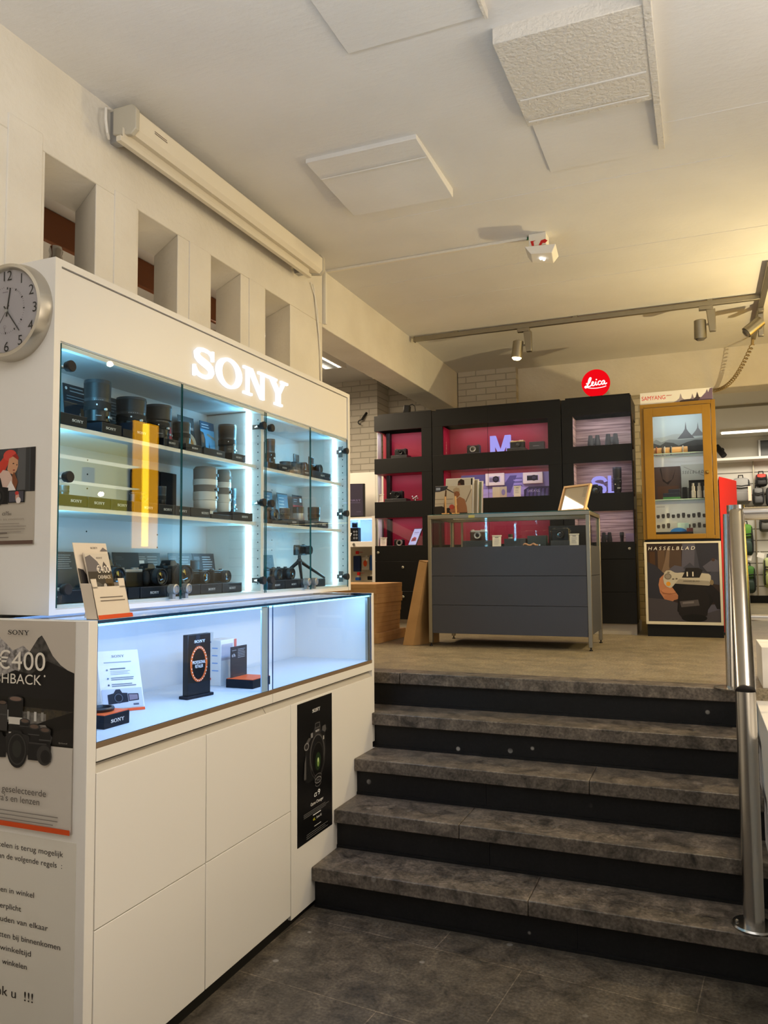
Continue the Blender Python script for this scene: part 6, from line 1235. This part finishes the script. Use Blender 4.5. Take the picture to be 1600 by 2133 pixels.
MB().hexa([(-1.860, 5.224, 1.4625), (-1.800, 5.214, 1.4505), (-1.843, 5.50, 1.4625), (-1.800, 5.48, 1.4505), (-1.858, 5.222, 1.467), (-1.797, 5.212, 1.455), (-1.842, 5.50, 1.467), (-1.80, 5.48, 1.455)]).build('end_flap', CARDB, t)
# ================================================================== WHITE ACCESSORY UNIT BEHIND THE BIG CABINET
t = thing('accessory_unit', 'white accessory wall unit with a blue-lit niche between the two cabinet walls', 'shelf unit', (-3.3, 6.8, U))
b = MB(); b.box(-4.2, -2.735, 6.98, 7.02, U, 2.34); b.box(-2.765, -2.735, 6.50, 7.0, U, 1.878); b.box(-4.2, -2.735, 6.62, 6.98, 1.862, 1.878); b.build('carcass', WHITE, t, smooth=0)
b = MB(); b.box(-4.2, -2.765, 6.60, 6.98, 1.60, 1.65); b.build('ledge', WHITE, t, bevel=.002)
MB().box(-4.2, -2.765, 6.9, 6.93, 1.65, 1.862).build('niche_back', WHITE_IN, t, smooth=0); MB().box(-4.2, -2.765, 6.90, 6.94, U, 1.60).build('peg_board', mat('cream_board', (206, 200, 184), .6), t, smooth=0)
b = MB(); 
for i in range(4): b.rod((-2.83-.03*i, 6.899, 1.86), (-2.83-.03*i, 6.8985, 1.86), .005, 8)
b.build('perforation_pattern', MATS['dark_hole'], t); MB().box(-4.0, -2.77, 6.63, 6.65, 1.853, 1.861).build('led_strip', LEDB, t, smooth=0)
MB().lathe([(0, 0), (.013, 0), (.013, .008), (0, .01)], (-2.99, 6.60, 1.625), 'y', 16).build('lock', LOCKS, t)
lamp('niche_led', 'AREA', (-3.2, 6.68, 1.852), 3.0, SKY, .8, .04, to=(-3.2, 6.85, 1.65))
t = thing('monitor', 'dark wall monitor in front of the white panel beside the brick pier', 'monitor', (-3.1, 6.86, 1.89)); MB().hexa([(-3.55, 6.62, 1.885), (-2.965, 6.80, 1.885), (-3.56, 6.66, 1.885), (-2.975, 6.84, 1.885), (-3.55, 6.62, 2.21), (-2.965, 6.80, 2.21), (-3.56, 6.66, 2.21), (-2.975, 6.84, 2.21)]).build('case', BLACKP, t, bevel=.004)
MB().rod((-3.2, 6.75, 2.04), (-3.2, 6.985, 2.04), .03).build('wall_mount', BLACKP, t)
dU = Vector((.585, .18, 0)).normalized(); p = Print((-3.535, 6.622, 1.90), dU, V_Z); p.rect(0, 0, .58, .305, mat('monitor_screen', (52, 48, 66), .25)); p.text('FIRST', .45, .14, .018, (110, 100, 140), .11); p.lines(.44, .125, .12, 1, .01, .003, (100, 92, 128)); p.text('LIVE', .52, .035, .010, (96, 88, 122), .04); p.build('display', t)
t = thing('action_camera_box', 'dark action camera box with icons in the blue-lit niche', 'box', (-3.02, 6.7, 1.65)); MB().box(-3.12, -2.972, 6.66, 6.72, 1.65, 1.782).build('carton', BLACKM, t, bevel=.002); p = Print((-3.12, 6.66, 1.65), U_X, V_Z); p.text('7', .055, .04, .045, (230, 230, 230))
for i in range(3):
    for j in range(2): p.ring(.105+.025*j, .035+.03*i, .008, .008, .002, (210, 212, 216), 12)
p.build('print', t); t = thing('clear_camera_case', 'clear case with an action camera on the dark box in the niche', 'case', (-3.02, 6.69, 1.782)); MB().pane(-3.08, -2.975, 6.665, 6.715, 1.7825, 1.862, 'y').build('shell', [GLASSC, mat('clear_edge', (170, 200, 230), .1)], t, smooth=0); MB().box(-3.045, -2.995, 6.675, 6.70, 1.785, 1.832).lathe([(0, 0), (.014, 0), (.014, .006), (0, .006)], (-3.01, 6.675, 1.815), 'y', 16).build('camera_body', BLACKP, t, bevel=.003)
BLUEP = mat('blue_pouch', (24, 84, 170), .5)
for (x0, x1, z0, z1, m, lab, nm) in ((-3.09, -3.022, 1.37, 1.52, mat('dark_blue_pouch', (18, 40, 84), .5), 'dark blue pouch hanging at the left of the peg board', 'pouch'), (-2.918, -2.855, 1.38, 1.525, BLUEP, 'bright blue pouch hanging at the right of the peg board', 'pouch'), (-3.0, -2.925, 1.385, 1.505, mat('grey_blister', (176, 170, 160), .4), 'grey blister pack with an orange print on the peg board', 'blister_pack'), (-3.07, -3.025, 1.285, 1.315, BLUEP, 'low blue packet at the bottom left of the peg board', 'pouch'), (-2.945, -2.87, 1.29, 1.325, BLACKM, 'small black packet at the bottom of the peg board', 'packet')):
    t = thing(nm, lab, 'pack', ((x0+x1)/2, 6.82, z0)); MB().box(x0, x1, 6.80, 6.84, z0, z1).build('pack', m, t, bevel=.004); MB().rod(((x0+x1)/2, 6.80, z1+.006), ((x0+x1)/2, 6.90, z1+.012), .003, 8).box((x0+x1)/2-.012, (x0+x1)/2+.012, 6.815, 6.819, z1, z1+.016).build('hanger', PAPER, t)
    if nm == 'blister_pack': p = Print((x0, 6.80, z0), U_X, V_Z); p.ell(.035, .062, .02, .03, (206, 80, 40)); p.rect(.045, .085, .06, .105, (232, 226, 200)); p.build('print', t)
for x, z in ((-3.035, 1.535), (-3.02, 1.335)):
    tag(MB().box(x-.012, x+.012, 6.76, 6.79, z, z+.03).rod((x, 6.79, z+.02), (x, 6.9, z+.02), .003, 8).build('peg_tag', RED, bevel=.002), 'small red peg tag on the %s hook of the peg board' % ('upper' if z > 1.4 else 'lower'), 'tag')
# ================================================================== HANDRAIL
RX = .118
t = thing('handrail', 'tubular stainless steel handrail down the right side of the stairs', 'handrail', (RX, 3.06, 0))
MB().rod((.150, 3.90, U), (.150, 3.90, 1.70), .0375, 28).build('upper_post', STEEL, t)
b = MB(); b.rod((.128, 3.075, RISE), (.128, 3.075, .985), .034, 28); lp = b.build('lower_post', STEEL, t)
MB().lathe([(0, RISE), (.072, RISE), (.074, RISE+.006), (.070, RISE+.012), (.04, RISE+.014), (0, RISE+.014)], (.128, 3.075, 0), 'z', 32).lathe([(.006, RISE+.014), (.006, RISE+.02), (0, RISE+.022)], (.185, 3.06, 0), 'z', 10).lathe([(.006, RISE+.014), (.006, RISE+.02), (0, RISE+.022)], (.073, 3.07, 0), 'z', 10).build('flange', STEEL, lp)
MB().lathe([(0, U), (.072, U), (.074, U+.006), (.04, U+.012), (0, U+.012)], (.105, 3.90, 0), 'z', 32).build('flange', STEEL, t)
MB().rod((.105, 3.90, U), (.118, 3.90, 1.66), .022, 20).build('inner_post', STEEL, t)
b = MB(); b.rod((.152, 3.905, 1.675), (.128, 3.07, .985), .0345, 28); b.build('slope_rail', STEEL, t)
MB().lathe([(0, 0), (.0345, 0), (.0345, .004), (0, .005)], (0, 0, 0), 'y', 28).build('end_cap', mat('dark_steel_cap', (110, 106, 104), .3, 1.0), t, world=False)
cap = [c for c in t.children if c.name.startswith('end_cap')][0]; dv = Vector((.128-.152, 3.07-3.905, .985-1.675)).normalized(); cap.location = Vector((.128, 3.07, .985))-Vector(t.location); cap.rotation_euler = dv.to_track_quat('-Y', 'Z').to_euler()
MB().rod((.150, 3.90, 1.66), (2.6, 3.90, 1.66), .030, 24).build('top_rail', STEEL, t); MB().rod((.150, 3.90, 1.19), (2.6, 3.90, 1.19), .014, 18).build('knee_rail', STEEL, t)
# white counters along the right side
tag(MB().box(.205, 1.4, .6, 3.955, 0, .816).build('side_counter', WHITE, bevel=.002), 'low white counter along the right edge of the stairs', 'counter')
tag(MB().box(.238, 1.2, 3.96, 4.35, U, 1.052).build('side_box', WHITE, bevel=.002), 'white box standing on the upper floor at the right edge', 'box')
# ================================================================== REAR BAG DEPARTMENT
t = thing('ceiling_light', 'long fluorescent ceiling light over the rear bag wall', 'ceiling light', (1.2, 10.95, 3.13)); MB().box(.27, 2.4, 10.86, 11.06, 3.10, 3.13).build('housing', WHITE, t); MB().box(.29, 2.38, 10.90, 11.0, 3.085, 3.10).build('tube', TUBE, t, smooth=0)
t = thing('wall_shelf', 'white wall shelf above the slatted bag wall', 'shelf', (1, 11.6, 2.80)); MB().box(-.6, 4.0, 11.40, 11.70, 2.79, 2.825).build('board', WHITE, t, bevel=.002)
t = thing('wall_screen', 'black screen on the rear wall above the shelf', 'screen', (1.1, 11.65, 2.83)); MB().box(.757, 1.5, 11.62, 11.70, 2.826, 3.075).build('frame', SILVER, t, bevel=.003); MB().box(.785, 1.48, 11.612, 11.62, 2.84, 3.062).build('display', mat('brown_black_screen', (26, 20, 18), .2), t, smooth=0)
t = thing('dome_camera', 'white dome security camera on the rear wall beside the ochre cabinet', 'security camera', (.3, 11.63, 3.0)); MB().lathe([(.045, 0), (.047, .03), (.04, .04), (0, .04)], (.302, 11.70, 2.985), 'y', 24).build('base', PAPER, t); MB().blob((.302, 11.655, 2.965), (.036, .03, .036)).build('dome', BLACKP, t)
for x in (.69, 1.6, 2.5): tag(MB().box(x-.008, x+.008, 11.665, 11.699, U+.1, 2.79).build('shelf_upright', ALU), 'slotted metal upright on the rear slat wall' if x < 1 else 'slotted metal upright farther right on the rear wall, outside the view', 'upright', None) if x < 1 else None
def bag(label, x0, x1, z0, z1, c, c2, y=11.58, kind='backpack'):
    t = thing(kind, label, 'bag', ((x0+x1)/2, y, z0), 0, 'bags hanging on the rear slat wall'); w, h, cx_ = x1-x0, z1-z0, (x0+x1)/2
    m1, m2 = mat('cloth_%02x%02x%02x' % c, c, .7), mat('cloth_%02x%02x%02x' % c2, c2, .7)
    MB().blob((cx_, y, z0+h*.36), (w*.5, .09, h*.36), p=.55).build('body', m1, t); MB().blob((cx_, y-.08, z0+h*.28), (w*.38, .045, h*.20), p=.5).build('pocket', m1, t)
    MB().blob((cx_, y-.005, z0+h*.74), (w*.47, .095, h*.26), p=.6).build('top_flap', m2, t)
    MB().tube([(cx_-.03, y+.02, z1-.01), (cx_-.025, y+.03, z1+.04), (cx_+.025, y+.03, z1+.04), (cx_+.03, y+.02, z1-.01)], .008, 8).build('handle', BLACKR, t)
    b = MB()
    for s_ in (-1, 1): b.tube([(cx_+s_*w*.36, y-.07, z1-h*.1), (cx_+s_*w*.42, y-.10, z0+h*.5), (cx_+s_*w*.40, y-.08, z0+h*.12)], .010, 6)
    for q in (.45, .62, .70): b.tube([(cx_-w*.36, y-.09, z0+h*q), (cx_, y-.10, z0+h*q-.01), (cx_+w*.36, y-.09, z0+h*q)], .007, 6)
    b.build('strap', BLACKR, t); MB().rod((cx_, y+.03, z1+.035), (cx_, 11.70, z1+.05), .006, 8).build('hook', CHROME, t)
    return t
bag('large grey backpack hanging at the top left of the rear slat wall', .405, .645, 2.20, 2.56, (120, 118, 116), (150, 148, 146))
bag('small black bag with a red panel at the top right of the slat wall', .700, .850, 2.43, 2.60, (34, 32, 34), (206, 66, 56), 11.58, 'shoulder_bag')
bag('dark grey camera backpack under the black and red bag', .660, .80, 2.18, 2.415, (70, 70, 72), (104, 104, 104))
bag('black backpack at the right edge beside the dark grey one', .82, .98, 2.16, 2.42, (26, 26, 28), (44, 44, 46))
bag('bright green backpack hanging above the other green one', .455, .655, 1.50, 1.93, (40, 60, 52), (74, 128, 34))
bag('green backpack hanging lowest on the slat wall above the floor', .475, .665, 1.0, 1.37, (34, 52, 42), (58, 108, 34))
bag('grey holster bag behind the top handrail at the right edge', .725, .89, 1.82, 2.06, (88, 86, 82), (124, 122, 118), 11.58, 'shoulder_bag')
bag('pale green backpack at the right edge of the lower slat wall', .75, .93, 1.07, 1.48, (150, 160, 96), (176, 184, 130))
for (x, z, lab) in ((.60, 2.06, 'white price tag left of the top handrail post'), (.58, 1.47, 'white price tag between the two green backpacks'), (.73, 1.50, 'white price tag right of the bright green backpack')):
    tag(MB().hexa([(x-.05, 11.52, z-.01), (x+.03, 11.50, z-.035), (x-.05, 11.523, z-.01), (x+.03, 11.503, z-.035), (x-.035, 11.53, z+.05), (x+.045, 11.51, z+.03), (x-.035, 11.533, z+.05), (x+.045, 11.513, z+.03)]).rod((x, 11.52, z+.02), (x, 11.70, z+.06), .004, 6).build('price_tag', PAPER), lab, 'tag', None)
tag(MB().box(.600, .640, 11.40, 11.404, 2.235, 2.43).rod((.62, 11.403, 2.42), (.62, 11.70, 2.44), .003, 6).build('price_tag', mat('orange_white_tag', (232, 190, 168), .5)), 'long white and orange tag on the large grey backpack', 'tag')
t = thing('paper_bag', 'brown paper shopping bag standing on the floor beside the red stand', 'bag', (.31, 8.3, U)); MB().hexa([(.275, 8.25, U), (.355, 8.22, U), (.275, 8.45, U), (.355, 8.42, U), (.27, 8.25, U+.32), (.36, 8.22, U+.32), (.27, 8.45, U+.32), (.36, 8.42, U+.32)]).build('bag_body', CARDB, t, smooth=0); MB().tube([(.29, 8.25, U+.32), (.295, 8.25, U+.37), (.335, 8.235, U+.37), (.34, 8.235, U+.32)], .004, 6).build('handle', CARDB, t)
# yellow display stand to the right, seen mirrored in the doors of the white cabinet
t = thing('yellow_display', 'tall yellow backlit display cabinet mirrored in the white cabinet doors', 'display cabinet', (1.75, 5.9, U))
MB().box(1.62, 2.1, 4.6, 7.0, U, 2.95).build('carcass', BLACKM, t, smooth=0)
MB().box(1.60, 1.62, 6.34, 6.72, 1.62, 2.93).build('yellow_panel', emit('yellow_backlit', (255, 176, 0), 5.0), t, smooth=0)
MB().rod((1.59, 6.50, 1.64), (1.59, 6.50, 2.91), .036, 20).build('light_column', emit('yellow_bright', (255, 200, 40), 14.0), t)
MB().box(1.60, 1.62, 5.0, 6.24, 1.95, 2.66).build('back_print', emit('olive_backlit', (188, 178, 60), 3.2), t, smooth=0)
for z in (2.2, 2.42): MB().box(1.45, 1.60, 5.0, 6.24, z, z+.008).build('shelf', emit('shelf_edge_light', (255, 246, 200), 5), t, smooth=0)
for y in (5.15, 5.6): MB().box(1.52, 1.58, y, y+.10, 2.208, 2.36).build('product', BLACKP, t)
